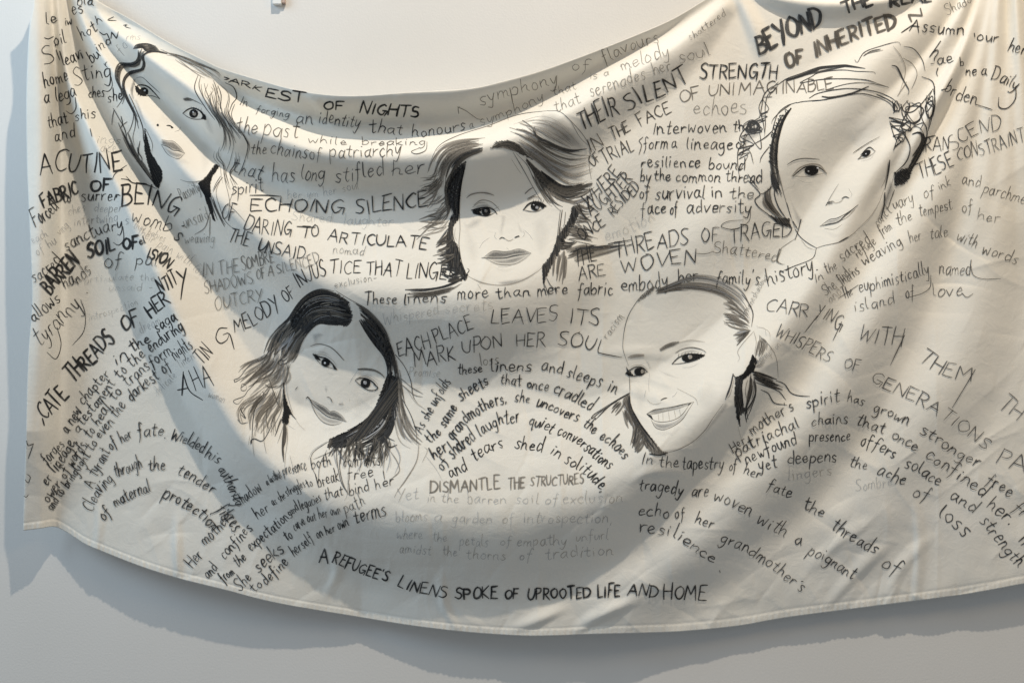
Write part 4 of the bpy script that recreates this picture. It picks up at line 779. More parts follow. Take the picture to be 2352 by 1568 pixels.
# ---------------------------------------------------------------- the five portraits
KF = 0.235295
class Draw:
    """one part of a portrait; sketch coordinates are mapped onto the sheet by a frame"""
    def __init__(self, ox, oy):
        self.i = Ink(); self.o = (ox, oy); self.k = 1.12
    def at(self, ox, oy):
        self.o = (ox, oy); return self
    def m(self, pts):
        return [(self.o[0] + x * KF, self.o[1] + y * KF) for x, y in pts]
    def l(self, pts, w=5, tone=.05, alpha=1.0, taper=(.55, .35), smooth=True):
        self.i.line(self.m(pts), w * KF * self.k, tone, alpha, taper, smooth, step=3.0); return self
    def hair(self, A, B, n, w=(4, 8), tone=(.03, .12), alpha=(.8, 1), cut=(0, .25), end=(.7, 1), jit=10, et=.2):
        self.i.hair(self.m(A), self.m(B), max(4, int(n * .62)), (w[0] * 1.25 * KF, w[1] * 1.9 * KF), (tone[0], tone[1] * 1.15), ((alpha[0] * .8, alpha[1] * .85) if tone[1] > .1 else alpha), cut, end, jit * KF, max(et, .35)); return self
    def fill(self, poly, tone=.02, alpha=1.0, ang=None, smooth=False):
        if isinstance(tone, tuple):      # loose marker hatching, cloth showing between the strokes
            self.i.fill(self.m(poly), (tone[0], tone[1] * 1.8), alpha * .9, ang, gap=2.5, w=2.7, jit=2.2, smooth=smooth)
            self.i.fill(self.m(poly), (tone[0], tone[1] * 1.2), alpha * .8, (1.2 if ang is None else ang) + .3, gap=4.2, w=2.4, jit=2.5, smooth=smooth)
        else:
            self.i.fill(self.m(poly), tone, alpha, ang, gap=1.6, w=2.5, jit=1.0, smooth=smooth)
        return self
    def dot(self, x, y, r, tone=.015, ry=None, rot=0.0, alpha=1.0):
        ry = ry or r
        pts = []
        for k in range(16):
            a = k * math.pi / 8
            px, py = r * math.cos(a), ry * math.sin(a)
            pts.append((x + px * math.cos(rot) - py * math.sin(rot), y + px * math.sin(rot) + py * math.cos(rot)))
        self.i.fill(self.m(pts), tone, alpha, 0.3, gap=.9, w=1.6, jit=.1, smooth=False); return self
    def wash(self, poly, tone=.25, alpha=.4, soft=40):
        self.i.wash(self.m(poly), tone, alpha, soft * KF, step=2.5); return self
    def zig(self, A, B, n, w=6, tone=.04):
        """pen zigzag between two edges"""
        fr = np.sort(np.random.RandomState(n).rand(n))
        a = arc_sample(cr(A, 5), fr); b = arc_sample(cr(B, 5), np.clip(fr + .03, 0, 1))
        pts = []
        for k in range(n):
            p = (a if k % 2 else b)[k]
            pts.append((p[0] + random.uniform(-9, 9), p[1] + random.uniform(-9, 9)))
        return self.l(pts, w, tone, taper=(.8, .8))
    def scribble(self, x, y, rx, ry, n, w=5, tone=.04):
        pts = []
        a = random.random() * 6
        for k in range(n):
            a += random.uniform(1.2, 2.6)
            r = random.uniform(.45, 1)
            pts.append((x + rx * r * math.cos(a), y + ry * r * math.sin(a)))
        return self.l(pts, w, tone, taper=(.8, .8))
    def build(self, name, parent, label=None):
        o = self.i.build(name, parent)
        if label:
            o['label'] = label
        return o

# ======== portrait beside the left folds
O1, O1b = (235.3, 84.7), (235.3, 376.5)
d = Draw(*O1)
d.l([(760, 1395), (830, 1415), (930, 1410), (1000, 1380), (1090, 1250)], 4, .12)
d.l([(830, 1430), (900, 1425), (950, 1400)], 3, .3, .7)
d.wash([(300, 420), (330, 400), (310, 480), (300, 560), (320, 640), (290, 600), (272, 520)], .1, .7, 14)
d.wash([(380, 700), (330, 600), (310, 620), (360, 760), (430, 900)], .4, .3, 20)
d.wash([(560, 700), (640, 760), (700, 860), (640, 880), (560, 800)], .35, .05, 40).wash([(700, 1190), (800, 1180), (860, 1240), (740, 1240)], .35, .09, 30).wash([(900, 1000), (1050, 1020), (1080, 1200), (980, 1330), (940, 1180)], .35, .07, 60).wash([(960, 700), (1060, 800), (1090, 960), (1010, 900)], .3, .16, 40)
p1_ = d.build('portrait', banner, "woman's face half turned, drawn in ink, with long wavy hair")
d = Draw(*O1)
d.hair([(350, 95), (345, 165), (340, 230), (260, 262), (170, 255), (130, 320), (130, 420), (170, 500), (190, 580), (150, 660), (110, 720)],
       [(400, 120), (365, 180), (385, 260), (320, 310), (225, 300), (180, 370), (175, 480), (215, 560), (225, 640), (170, 700), (140, 740)], 16, (5, 10), (.02, .1), jit=7)
d.hair([(520, 150), (420, 160), (395, 215), (425, 275), (390, 335), (300, 350), (235, 400), (215, 480), (250, 600), (320, 740), (380, 860), (400, 960)],
       [(480, 130), (380, 140), (370, 200), (405, 265), (365, 318), (270, 330), (205, 390), (190, 480), (220, 600), (290, 730), (340, 860), (370, 1040)], 15, (5, 9), (.02, .08), jit=6)
for k in range(6):
    d.l([(300 + k * 9, 120 - k * 2), (335 + k * 12, 78 + k * 6), (430, 68 + k * 14), (520 + k * 10, 92 + k * 12)], 9, .03)
d.l([(400, 175), (450, 150), (530, 142), (630, 165)], 16, .05)
d.hair([(520, 100), (650, 165), (800, 240), (950, 300), (1100, 390), (1190, 450)], [(640, 180), (780, 190), (930, 260), (1060, 310), (1150, 350), (1230, 480)], 20, (3, 5), (.06, .2), jit=12)
d.hair([(640, 170), (900, 330), (1090, 440)], [(850, 230), (1000, 320), (1180, 470)], 12, (3, 5), (.12, .25), jit=14)
d.l([(300, 680), (300, 800), (270, 900), (225, 975)], 5, .05).l([(310, 740), (320, 860), (296, 980), (310, 1060)], 5, .06).l([(420, 900), (470, 1000), (488, 1060), (480, 1130)], 4, .12)
d.l([(260, 560), (330, 720), (390, 880), (400, 1000), (430, 1100)], 7, .03).l([(110, 720), (95, 800), (90, 860)], 7, .05).l([(105, 700), (150, 780), (215, 900), (240, 1010)], 7, .05)
d.l([(180, 775), (195, 850), (170, 900)], 7, .04).l([(185, 870), (240, 830)], 6, .04)
d.hair([(140, 820), (220, 1010), (310, 1180), (510, 1450)], [(250, 960), (330, 1130), (400, 1260), (540, 1470)], 26, (5, 10), (.02, .14), jit=12, cut=(0, .5), end=(.4, 1))
d.fill([(410, 890), (432, 980), (470, 1130), (580, 1310), (582, 1380), (545, 1482), (500, 1440), (480, 1370), (440, 1230), (410, 1100)], .015, 1, 1.1)
d.l([(365, 1020), (350, 1120), (385, 1190), (375, 1225)], 8, .04).l([(340, 1080), (350, 1200), (330, 1220)], 6, .05)
d.l([(185, 1385), (250, 1395), (300, 1425), (420, 1440), (535, 1485)], 9, .03).l([(230, 1360), (290, 1420)], 5, .04).l([(100, 1380), (130, 1330), (240, 1250)], 8, .05)
d.hair([(935, 380), (900, 480), (930, 590), (1020, 710), (1100, 820), (1130, 930), (1120, 1050), (1085, 1150), (1120, 1230)],
       [(1200, 455), (1280, 500), (1310, 590), (1240, 720), (1290, 850), (1370, 960), (1425, 1070), (1390, 1160), (1385, 1220)], 42, (3, 6), (.02, .12), jit=22, cut=(0, .4), end=(.55, 1))
d.l([(1200, 450), (1280, 495), (1310, 590), (1265, 660), (1235, 745)], 8, .03).l([(935, 370), (900, 480), (920, 560), (1010, 700), (1095, 810)], 7, .03).l([(1290, 660), (1260, 760), (1300, 870)], 6, .04)
d.l([(1370, 950), (1420, 1070), (1385, 1220)], 7, .03).l([(1030, 460), (1000, 560), (1050, 640), (1040, 690)], 4, .1).l([(1060, 490), (1080, 530), (1020, 600)], 4, .12).l([(1130, 470), (1110, 600), (1150, 680)], 4, .1)
d.hair([(1110, 1070), (1090, 1170), (1165, 1250), (1180, 1330), (1215, 1480), (1240, 1560)], [(1390, 1080), (1380, 1200), (1300, 1280), (1250, 1340), (1330, 1480), (1370, 1560)], 16, (3, 5), (.04, .12), jit=20)
d.fill([(1105, 1240), (1140, 1265), (1075, 1355), (1050, 1430), (1060, 1565), (1005, 1565), (930, 1430), (990, 1390), (1050, 1320)], .012, 1, 1.0)
d.at(*O1b)
d.fill([(970, 240), (1050, 200), (1040, 300), (1068, 420), (1100, 560), (1075, 540), (1028, 410)], .02, 1, 1.3)
d.hair([(1040, 250), (1060, 380), (1110, 520), (1160, 640)], [(1070, 300), (1120, 430), (1180, 560), (1240, 660)], 10, (4, 6), (.03, .12))
d.l([(1175, 130), (1120, 200), (1080, 275)], 6, .04).l([(1150, 160), (1110, 280), (1150, 440), (1200, 560), (1330, 680)], 4, .08).l([(1245, 140), (1280, 250), (1240, 390), (1300, 460), (1390, 560)], 4, .08)
d.l([(1190, 140), (1230, 300), (1250, 420)], 4, .1).l([(1050, 470), (1000, 620), (900, 690)], 10, .18, .7).l([(1050, 520), (1045, 720)], 12, .25, .6)
d.build('hair', p1_)
d = Draw(*O1)
d.l([(320, 490), (370, 470), (440, 485), (500, 540), (560, 607)], 10, .015).l([(335, 520), (370, 565), (420, 578), (490, 578), (560, 607)], 5, .04)
d.dot(405, 537, 42).dot(413, 525, 8, .75).fill([(318, 480), (350, 490), (368, 520), (362, 560), (395, 585), (350, 560), (330, 530)], .015)
d.l([(335, 400), (390, 398), (470, 470), (560, 550)], 5, .06).l([(320, 480), (310, 455)], 5, .03).l([(350, 560), (340, 575)], 4, .03).l([(370, 570), (365, 590)], 4, .03)
d.build('eye', p1_)
d = Draw(*O1)
d.l([(785, 748), (830, 712), (890, 697), (960, 730), (1002, 785)], 13, .015).l([(785, 748), (830, 782), (885, 803), (960, 805), (1002, 795)], 6, .03)
d.dot(890, 750, 42).dot(896, 755, 16, .28).dot(885, 735, 6, .7).fill([(950, 725), (1005, 770), (1012, 808), (960, 802), (980, 775)], .015)
for x in (860, 885, 910, 935, 960):
    d.l([(x, 705 + (x - 880) * .15), (x + 8, 682 + (x - 880) * .2)], 4, .02)
d.build('eye', p1_)
d = Draw(*O1)
d.wash([(778, 600), (830, 590), (880, 615), (960, 650), (880, 630), (800, 632)], .07, .8, 10).l([(790, 610), (840, 600), (900, 625), (975, 665)], 7, .12, .8)
d.build('eyebrow', p1_)
d = Draw(*O1)
d.dot(540, 862, 10).l([(628, 866), (660, 868), (690, 888)], 10, .02).dot(680, 884, 10, ry=7).l([(762, 880), (750, 910), (705, 926)], 3, .25, .8)
d.build('nose', p1_)
d = Draw(*O1)
d.wash([(575, 1000), (640, 1018), (690, 1020), (760, 1080), (803, 1136), (740, 1118), (690, 1105), (630, 1078), (575, 1052)], .12, .6, 16)
d.wash([(580, 1062), (640, 1085), (700, 1115), (795, 1142), (745, 1190), (650, 1152)], .18, .45, 22)
d.l([(572, 1052), (640, 1075), (690, 1106), (740, 1112), (803, 1138)], 5, .03).l([(575, 1000), (640, 1016), (690, 1018), (760, 1078), (803, 1136)], 3, .15).l([(578, 1062), (640, 1150), (740, 1190), (803, 1138)], 4, .1)
d.build('mouth', p1_)

# ======== portrait at the upper right
O2, O2b = (1675.3, 94.1), (1675.3, 301.2)
d = Draw(*O2b)
d.l([(470, 350), (500, 500), (555, 690), (610, 860), (650, 985)], 4, .12, .8).l([(490, 420), (540, 640), (600, 840)], 4, .2, .6).l([(560, 700), (602, 845)], 7, .04)
d.l([(645, 960), (690, 1030), (770, 1095), (850, 1140)], 8, .05).l([(700, 1060), (760, 1130), (840, 1160)], 4, .25, .7)
d.l([(850, 1140), (930, 1115), (1080, 1080), (1200, 1010), (1280, 930)], 5, .1).l([(1070, 1082), (1160, 1032)], 9, .04)
d.l([(1280, 930), (1380, 830), (1460, 700), (1510, 560)], 5, .3, .6).l([(1260, 960), (1360, 870), (1450, 740)], 4, .35, .5)
d.l([(848, 1140), (830, 1215), (780, 1260), (630, 1318), (500, 1372)], 6, .05).l([(640, 1050), (500, 1150), (460, 1250), (480, 1290), (540, 1300)], 4, .12)
d.wash([(660, 920), (640, 860), (600, 700), (560, 560), (620, 700), (720, 880)], .35, .25, 30)
d.wash([(1220, 640), (1420, 500), (1490, 560), (1440, 760), (1300, 880), (1240, 800)], .35, .06, 80).wash([(920, 960), (1080, 990), (1180, 930), (1160, 1000), (1000, 1050)], .35, .07, 36).wash([(560, 440), (640, 470), (760, 640), (720, 800), (620, 720)], .35, .05, 60)
p2_ = d.build('portrait', banner, "woman's face with a slanted half smile and pinned up curly hair")
d = Draw(*O2); d.k = 1.35
d.l([(560, 385), (700, 340), (850, 280), (900, 262), (1100, 243), (1190, 250), (1320, 268)], 20, .04, taper=(.9, .2)).l([(590, 375), (720, 335), (860, 305), (1000, 275), (1130, 252)], 12, .06)
d.l([(470, 430), (560, 370), (700, 318), (860, 258), (900, 258)], 6, .05).l([(690, 405), (800, 350), (860, 315), (1000, 290), (1130, 285), (1240, 297), (1400, 302), (1425, 322)], 6, .05)
d.l([(690, 412), (890, 378), (1100, 370), (1320, 380), (1440, 415), (1555, 456)], 7, .05).l([(1550, 452), (1350, 412), (1150, 420), (900, 490)], 5, .07)
d.l([(780, 558), (880, 508), (1150, 465), (1400, 490), (1560, 545), (1640, 605), (1652, 640)], 7, .04).l([(905, 543), (1000, 552), (1200, 510), (1358, 445)], 13, .03)
d.l([(810, 588), (950, 570), (1200, 522), (1330, 520), (1500, 572), (1580, 625), (1612, 690)], 7, .04).l([(1440, 525), (1560, 580), (1640, 655), (1600, 705)], 8, .03).l([(655, 605), (740, 590), (950, 575)], 6, .05)
d.hair([(1560, 570), (1590, 640), (1600, 710)], [(1640, 600), (1640, 650), (1610, 710)], 8, (5, 8), (.02, .06))
d.l([(480, 420), (385, 470), (330, 545), (320, 620), (308, 700), (330, 800), (345, 905)], 7, .04).l([(440, 480), (375, 530), (350, 650), (352, 800), (343, 930)], 6, .05).l([(325, 560), (290, 640), (300, 720), (288, 745)], 6, .04)
d.l([(470, 440), (400, 520), (380, 560)], 5, .05).l([(400, 480), (450, 430), (480, 400)], 5, .08)
d.hair([(640, 610), (540, 680), (460, 800), (405, 980), (385, 1120), (400, 1260), (440, 1390), (500, 1520)], [(600, 655), (540, 740), (487, 880), (467, 1040), (462, 1210), (475, 1320), (490, 1400), (520, 1530)], 17, (5, 11), (.015, .09), jit=16)
d.zig([(330, 560), (310, 720), (150, 880), (90, 1080), (95, 1300)], [(430, 520), (350, 780), (290, 960), (200, 1060), (170, 1200)], 22, 5, .06)
d.zig([(560, 640), (440, 820), (400, 1000), (390, 1200), (420, 1380)], [(600, 650), (490, 860), (460, 1040), (470, 1230), (500, 1440)], 30, 6, .03)
d.zig([(1560, 740), (1600, 900), (1620, 1060)], [(1720, 760), (1700, 900), (1680, 1000)], 12, 6, .03)
d.l([(600, 660), (520, 790), (475, 960), (460, 1100), (468, 1225)], 18, .02)
d.l([(655, 600), (560, 635), (480, 700), (440, 800), (405, 940)], 6, .05).l([(600, 620), (500, 690), (430, 760), (410, 810)], 5, .07)
d.scribble(225, 850, 105, 85, 20, 5, .06).scribble(250, 830, 75, 65, 14, 5, .05)
d.l([(300, 745), (230, 790), (130, 885), (100, 970), (150, 1000), (90, 1060), (80, 1170), (88, 1260), (102, 1345)], 7, .05).l([(170, 885), (305, 1055), (292, 860)], 6, .05).l([(230, 1012), (350, 942), (440, 855)], 7, .04)
d.l([(390, 1030), (315, 1130), (298, 1190)], 7, .05).l([(130, 1040), (200, 1080), (235, 1200)], 5, .1).l([(180, 900), (150, 970), (180, 1080)], 5, .15, .8).l([(100, 960), (140, 1080), (100, 1140)], 5, .08)
d.wash([(150, 870), (300, 800), (320, 900), (240, 960), (140, 1040), (110, 980)], .2, .35, 30)
d.at(*O2b)
d.l([(180, 480), (260, 560), (300, 620), (250, 672), (290, 745), (400, 830), (480, 905), (565, 952)], 7, .04)
d.hair([(430, 480), (405, 600), (430, 720), (500, 820), (575, 880)], [(300, 625), (330, 720), (400, 800), (470, 850), (565, 930)], 24, (5, 9), (.03, .2), jit=14)
d.fill([(380, 818), (480, 848), (585, 850), (595, 942), (500, 908), (440, 870)], (.015, .05), 1, .6)
d.wash([(320, 620), (410, 600), (420, 700), (440, 790), (350, 760)], .15, .5, 24)
d.l([(475, 500), (440, 600), (480, 740), (560, 860)], 8, .04).l([(420, 540), (350, 600), (300, 615)], 9, .03).l([(180, 420), (220, 480), (290, 570)], 6, .06)
d.hair([(392, 340), (420, 500), (500, 640)], [(462, 440), (490, 560), (522, 650)], 10, (7, 12), (.02, .07))
d.at(*O2)
d.l([(1745, 580), (1690, 650), (1720, 695), (1790, 690), (1850, 640), (1900, 585), (1990, 465)], 7, .03).l([(1730, 585), (1760, 650), (1700, 760), (1650, 880)], 7, .03).l([(1680, 620), (1690, 720), (1740, 785), (1820, 800), (1865, 760), (1850, 680)], 7, .03)
d.l([(1880, 350), (1990, 410), (2000, 600), (1970, 780), (1942, 880)], 7, .03).l([(1925, 530), (1925, 690), (1990, 590), (1920, 610), (2005, 620)], 6, .03).l([(1980, 480), (1935, 600), (2000, 660), (1960, 760), (1945, 860)], 6, .03)
d.l([(1990, 470), (2010, 600), (1990, 740)], 6, .03).l([(1580, 752), (1650, 792), (1672, 780)], 8, .03).l([(1565, 780), (1600, 905), (1640, 990)], 7, .03).l([(1570, 800), (1660, 885), (1730, 900)], 7, .03).l([(1865, 620), (1880, 760), (1925, 850), (1925, 950), (1870, 1050), (1740, 1270)], 7, .03)
d.scribble(1790, 710, 120, 130, 11, 6, .04).scribble(1955, 650, 50, 170, 9, 6, .04).scribble(1720, 840, 90, 70, 9, 6, .04).scribble(1640, 640, 60, 80, 8, 5, .05)
d.l([(1860, 770), (1800, 830), (1890, 800), (1860, 870)], 6, .04).l([(1660, 880), (1720, 900), (1690, 990), (1650, 940), (1700, 910)], 7, .03)
d.l([(1640, 960), (1690, 900), (1750, 990), (1762, 1080), (1720, 1190), (1615, 1290)], 9, .03).l([(1740, 890), (1800, 840), (1860, 850), (1900, 910)], 6, .04)
d.hair([(1780, 910), (1840, 885), (1880, 920), (1860, 1020), (1780, 1140), (1690, 1260)], [(1860, 880), (1905, 920), (1922, 970), (1860, 1120), (1790, 1240), (1740, 1340)], 22, (5, 10), (.02, .08), jit=10)
d.fill([(1612, 1290), (1700, 1260), (1785, 1225), (1770, 1310), (1700, 1398), (1620, 1412)], (.012, .04), 1, .5)
d.scribble(1690, 1320, 90, 80, 20, 6, .03)
d.l([(1602, 1070), (1640, 950), (1665, 880)], 6, .04).l([(1680, 900), (1640, 1000), (1610, 1060)], 4, .1)
d.l([(1225, 185), (1250, 210), (1320, 110), (1480, 50), (1640, 10), (1672, 45)], 5, .06).l([(1310, 148), (1380, 102), (1475, 80)], 7, .05).l([(1320, 130), (1400, 110), (1500, 90)], 5, .15).l([(1705, 55), (1800, 80), (1880, 180), (1912, 295)], 6, .05)
d.l([(1590, 240), (1640, 262), (1700, 385), (1752, 480), (1745, 522)], 10, .05).l([(1700, 170), (1790, 230), (1832, 330), (1780, 470)], 6, .22, .8).l([(1600, 50), (1680, 160), (1720, 300), (1650, 540)], 5, .3, .7).l([(1640, 540), (1700, 450), (1730, 400)], 6, .2, .8)
d.at(*O2b)
d.l([(1566, 285), (1548, 420), (1518, 570)], 11, .03).l([(1518, 600), (1512, 720), (1480, 855)], 10, .04).l([(1612, 575), (1570, 690), (1545, 770)], 6, .08).l([(1610, 400), (1580, 530), (1500, 740), (1450, 860)], 5, .25, .7).l([(1550, 300), (1530, 450), (1480, 560)], 5, .3, .6)
d.wash([(1560, 470), (1610, 540), (1560, 700), (1490, 850), (1420, 900), (1480, 760), (1520, 600)], .3, .35, 30)
d.build('hair', p2_)
d = Draw(*O2)
d.l([(622, 1322), (680, 1272), (740, 1232), (820, 1222), (900, 1250), (948, 1298)], 12, .015).l([(645, 1322), (740, 1326), (830, 1312), (930, 1292)], 4, .12)
d.dot(802, 1266, 66, ry=45).dot(862, 1240, 8, .7).dot(772, 1272, 6, .5)
d.l([(610, 1322), (680, 1245), (780, 1205), (880, 1215), (950, 1290)], 13, .2, .7).l([(650, 1345), (740, 1382), (820, 1380)], 3, .35, .6)
d.build('eye', p2_)
d = Draw(*O2)
d.l([(1282, 1115), (1330, 1062), (1372, 1038), (1422, 1076)], 9, .02).dot(1337, 1098, 46, ry=26, rot=-.6).dot(1330, 1102, 7, .6)
d.l([(1252, 1152), (1330, 1138), (1395, 1105), (1428, 1072)], 4, .1).l([(1255, 1155), (1300, 1112)], 8, .1).l([(1290, 1170), (1370, 1150), (1420, 1100)], 3, .35, .6)
d.build('eye', p2_)
d = Draw(*O2)
d.l([(565, 1208), (640, 1165), (740, 1148), (880, 1157)], 8, .05)
d.build('eyebrow', p2_)
d = Draw(*O2)
d.l([(1210, 1092), (1300, 1030), (1400, 970), (1465, 935)], 6, .07)
d.build('eyebrow', p2_)
d = Draw(*O2b)
d.l([(1065, 515), (1000, 620), (940, 728)], 4, .2, .8).l([(940, 726), (968, 692), (1015, 685), (1030, 702)], 6, .04).wash([(938, 728), (970, 690), (1020, 690), (1010, 712)], .06, .8, 12).l([(1098, 658), (1130, 640), (1168, 652)], 9, .02).l([(1028, 702), (1080, 690), (1112, 660)], 4, .15).l([(1165, 560), (1195, 620), (1180, 650)], 3, .35, .6)
d.build('nose', p2_)
d = Draw(*O2b)
d.l([(885, 926), (960, 910), (1060, 885), (1130, 822), (1258, 722)], 8, .03).l([(900, 916), (980, 862), (1040, 852), (1110, 820), (1190, 770), (1255, 718)], 5, .1)
d.l([(930, 950), (1020, 958), (1100, 912)], 4, .3, .7).wash([(900, 918), (980, 866), (1040, 856), (1110, 825), (1060, 880), (960, 906)], .3, .4, 14).l([(1060, 885), (1150, 840), (1230, 760)], 4, .2)
d.build('mouth', p2_)

# ======== portrait in the middle
O3, O3b = (931.8, 244.7), (931.8, 376.5)
d = Draw(*O3)
d.l([(535, 800), (525, 1000), (530, 1200), (520, 1340), (540, 1500)], 4, .08)
d.l([(1510, 1010), (1490, 1180), (1480, 1270), (1440, 1420), (1340, 1550)], 6, .06)
d.l([(470, 1130), (458, 1220), (478, 1320), (512, 1352)], 6, .05).l([(485, 1180), (478, 1260), (500, 1310)], 3, .3, .7).l([(1612, 1010), (1622, 1100), (1562, 1230), (1490, 1292)], 4, .1)
d.l([(1528, 1010), (1505, 1180), (1492, 1290)], 9, .04).l([(1560, 1030), (1550, 1140), (1535, 1170)], 7, .12, .8).l([(1520, 1180), (1510, 1250)], 5, .06)
d.l([(720, 1382), (760, 1320), (820, 1280)], 3, .35, .6).l([(1150, 1200), (1205, 1250), (1240, 1300)], 3, .4, .5)
d.wash([(540, 1110), (600, 1140), (660, 1090), (760, 1090), (700, 1180), (600, 1200)], .45, .25, 50).wash([(930, 1050), (980, 1060), (960, 1180), (930, 1230)], .4, .2, 24).wash([(1080, 1060), (1110, 1150), (1160, 1240), (1110, 1230)], .4, .2, 24)
d.at(*O3b)
d.l([(600, 1090), (720, 1150), (860, 1180), (1000, 1178), (1150, 1130), (1300, 1040), (1340, 990)], 9, .3, .6).l([(520, 800), (545, 950), (602, 1105)], 6, .04)
d.wash([(880, 1150), (1000, 1130), (1180, 1100), (1330, 990), (1250, 1090), (1100, 1170), (960, 1190)], .3, .4, 30).wash([(650, 1100), (760, 1150), (880, 1180), (720, 1170)], .35, .3, 20)
d.l([(900, 1000), (960, 1005), (1040, 990)], 4, .35, .5).l([(700, 1170), (740, 1230)], 4, .35, .5).l([(560, 1120), (620, 1040), (600, 1020)], 7, .05)
d.wash([(560, 560), (640, 640), (720, 820), (680, 980), (580, 860)], .35, .06, 60).wash([(1220, 560), (1340, 520), (1420, 700), (1320, 900), (1240, 760)], .35, .07, 60).wash([(860, 1000), (1000, 1020), (1100, 990), (1000, 1060), (900, 1050)], .35, .09, 30).wash([(900, 640), (940, 560), (960, 680), (920, 720)], .35, .07, 24)
p3_ = d.build('portrait', banner, "woman's face with closed lips, side-swept short hair, in the middle")
d = Draw(*O3)
d.hair([(780, 300), (520, 330), (350, 400), (260, 520), (215, 650)], [(745, 415), (570, 460), (450, 550), (390, 680), (370, 820)], 85, (4, 9), (.06, .28), (.6, .95), jit=16)
d.hair([(745, 405), (560, 470), (460, 570), (400, 720)], [(760, 440), (620, 490), (520, 570), (450, 700)], 26, (6, 12), (.03, .1), jit=10)
d.l([(1380, 42), (1100, 80), (800, 190), (520, 280), (330, 380), (250, 520), (212, 650)], 5, .07)
d.hair([(330, 560), (270, 680), (200, 722), (125, 752)], [(440, 1160), (350, 1225), (230, 1240), (110, 1272)], 105, (3, 8), (.05, .28), (.6, .95), jit=18, cut=(0, .35), end=(.6, 1))
d.hair([(470, 600), (400, 760), (390, 900), (300, 960)], [(440, 780), (400, 900), (420, 1040), (330, 1120)], 40, (5, 10), (.05, .16), jit=16)
d.fill([(592, 535), (575, 620), (550, 700), (535, 820), (522, 960), (512, 1090), (470, 1130), (430, 1100), (470, 1040), (430, 980), (400, 880), (405, 780), (440, 680), (500, 600)], (.012, .05), 1, 1.35)
d.hair([(600, 540), (470, 690), (405, 860), (440, 1000), (470, 1080)], [(575, 600), (545, 740), (525, 900), (515, 1080), (510, 1120)], 34, (5, 10), (.01, .05), jit=8)
d.hair([(470, 760), (455, 860), (480, 960)], [(520, 760), (500, 860), (510, 980)], 5, (3, 4), (.25, .4))
d.fill([(440, 1085), (508, 1105), (462, 1170), (456, 1290), (505, 1360), (530, 1500), (552, 1568), (405, 1568), (402, 1400), (400, 1300), (415, 1180)], (.012, .05), 1, 1.35)
d.hair([(430, 1180), (350, 1290), (285, 1345)], [(480, 1480), (400, 1525), (250, 1510)], 42, (6, 11), (.02, .12), jit=14, cut=(0, .3))
d.fill([(828, 412), (880, 345), (1000, 330), (1100, 370), (1165, 450), (1255, 535), (1180, 492), (1050, 432), (940, 402), (870, 405)], (.04, .12), 1, .3)
d.hair([(840, 400), (1000, 335), (1120, 390), (1250, 520)], [(870, 408), (960, 400), (1080, 440), (1190, 500)], 14, (5, 9), (.02, .1), jit=6)
d.wash([(1330, 60), (1500, 80), (1700, 300), (1740, 415), (1550, 405), (1350, 300), (1240, 190)], .2, .5, 90)
d.wash([(1100, 350), (1300, 440), (1500, 560), (1750, 600), (1700, 760), (1450, 720), (1250, 560)], .25, .35, 70)
d.hair([(1000, 190), (1200, 250), (1400, 380), (1600, 450), (1790, 450)], [(1100, 400), (1250, 530), (1450, 680), (1650, 770), (1860, 690)], 95, (3, 7), (.08, .32), (.6, .95), jit=18)
d.hair([(1020, 180), (1300, 100), (1500, 180), (1700, 400)], [(1130, 140), (1230, 240), (1420, 370), (1640, 440)], 26, (3, 5), (.12, .35), (.5, .8), jit=16)
d.l([(1250, 240), (1290, 300), (1400, 352), (1500, 400), (1620, 432), (1765, 415)], 22, .05, taper=(.5, .2)).l([(1255, 200), (1300, 330), (1440, 400), (1640, 470), (1790, 480)], 8, .1).l([(1290, 340), (1420, 380), (1560, 440)], 9, .07).l([(1140, 135), (1230, 200), (1255, 260)], 8, .12)
d.hair([(1165, 490), (1290, 620), (1400, 740), (1560, 810), (1820, 760)], [(1200, 560), (1310, 720), (1420, 830), (1580, 900), (1760, 850)], 70, (6, 12), (.03, .14), jit=12)
d.hair([(1280, 590), (1400, 690), (1560, 780), (1840, 730)], [(1330, 640), (1430, 740), (1580, 820), (1800, 800)], 22, (7, 12), (.02, .06), jit=8)
d.hair([(1220, 600), (1290, 800), (1380, 950), (1510, 1015)], [(1450, 850), (1600, 930), (1740, 910), (1720, 960)], 60, (3, 7), (.04, .24), jit=14)
d.hair([(1580, 860), (1760, 800), (1880, 700)], [(1600, 960), (1750, 920), (1850, 820)], 22, (4, 7), (.1, .3), jit=14)
d.l([(1050, 450), (1150, 620), (1250, 800), (1340, 945)], 5, .06).l([(1180, 560), (1280, 750), (1450, 960), (1512, 1020)], 5, .05).l([(1080, 460), (1190, 580), (1260, 740), (1330, 860)], 4, .1).l([(1030, 510), (1100, 620), (1130, 660)], 3, .3, .7)
d.l([(1380, 42), (1500, 50), (1600, 130), (1740, 290), (1800, 420), (1790, 560), (1812, 710)], 5, .09).l([(1610, 140), (1700, 300), (1780, 380)], 4, .15)
d.fill([(1620, 980), (1700, 955), (1722, 1010), (1660, 1120), (1600, 1230), (1540, 1312), (1500, 1302), (1480, 1270), (1560, 1160), (1610, 1060)], (.012, .05), 1, 1.2)
d.hair([(1700, 990), (1760, 1060), (1820, 1100)], [(1520, 1290), (1640, 1310), (1880, 1370)], 75, (4, 8), (.03, .2), jit=16, cut=(0, .3), end=(.5, 1))
d.hair([(1700, 930), (1790, 960), (1860, 930)], [(1640, 960), (1700, 1040), (1800, 1060)], 20, (4, 7), (.06, .2), jit=12)
d.at(*O3b)
d.fill([(400, 790), (520, 830), (540, 950), (602, 1105), (580, 1142), (520, 1080), (440, 1000), (390, 900)], (.012, .05), 1, 1.3)
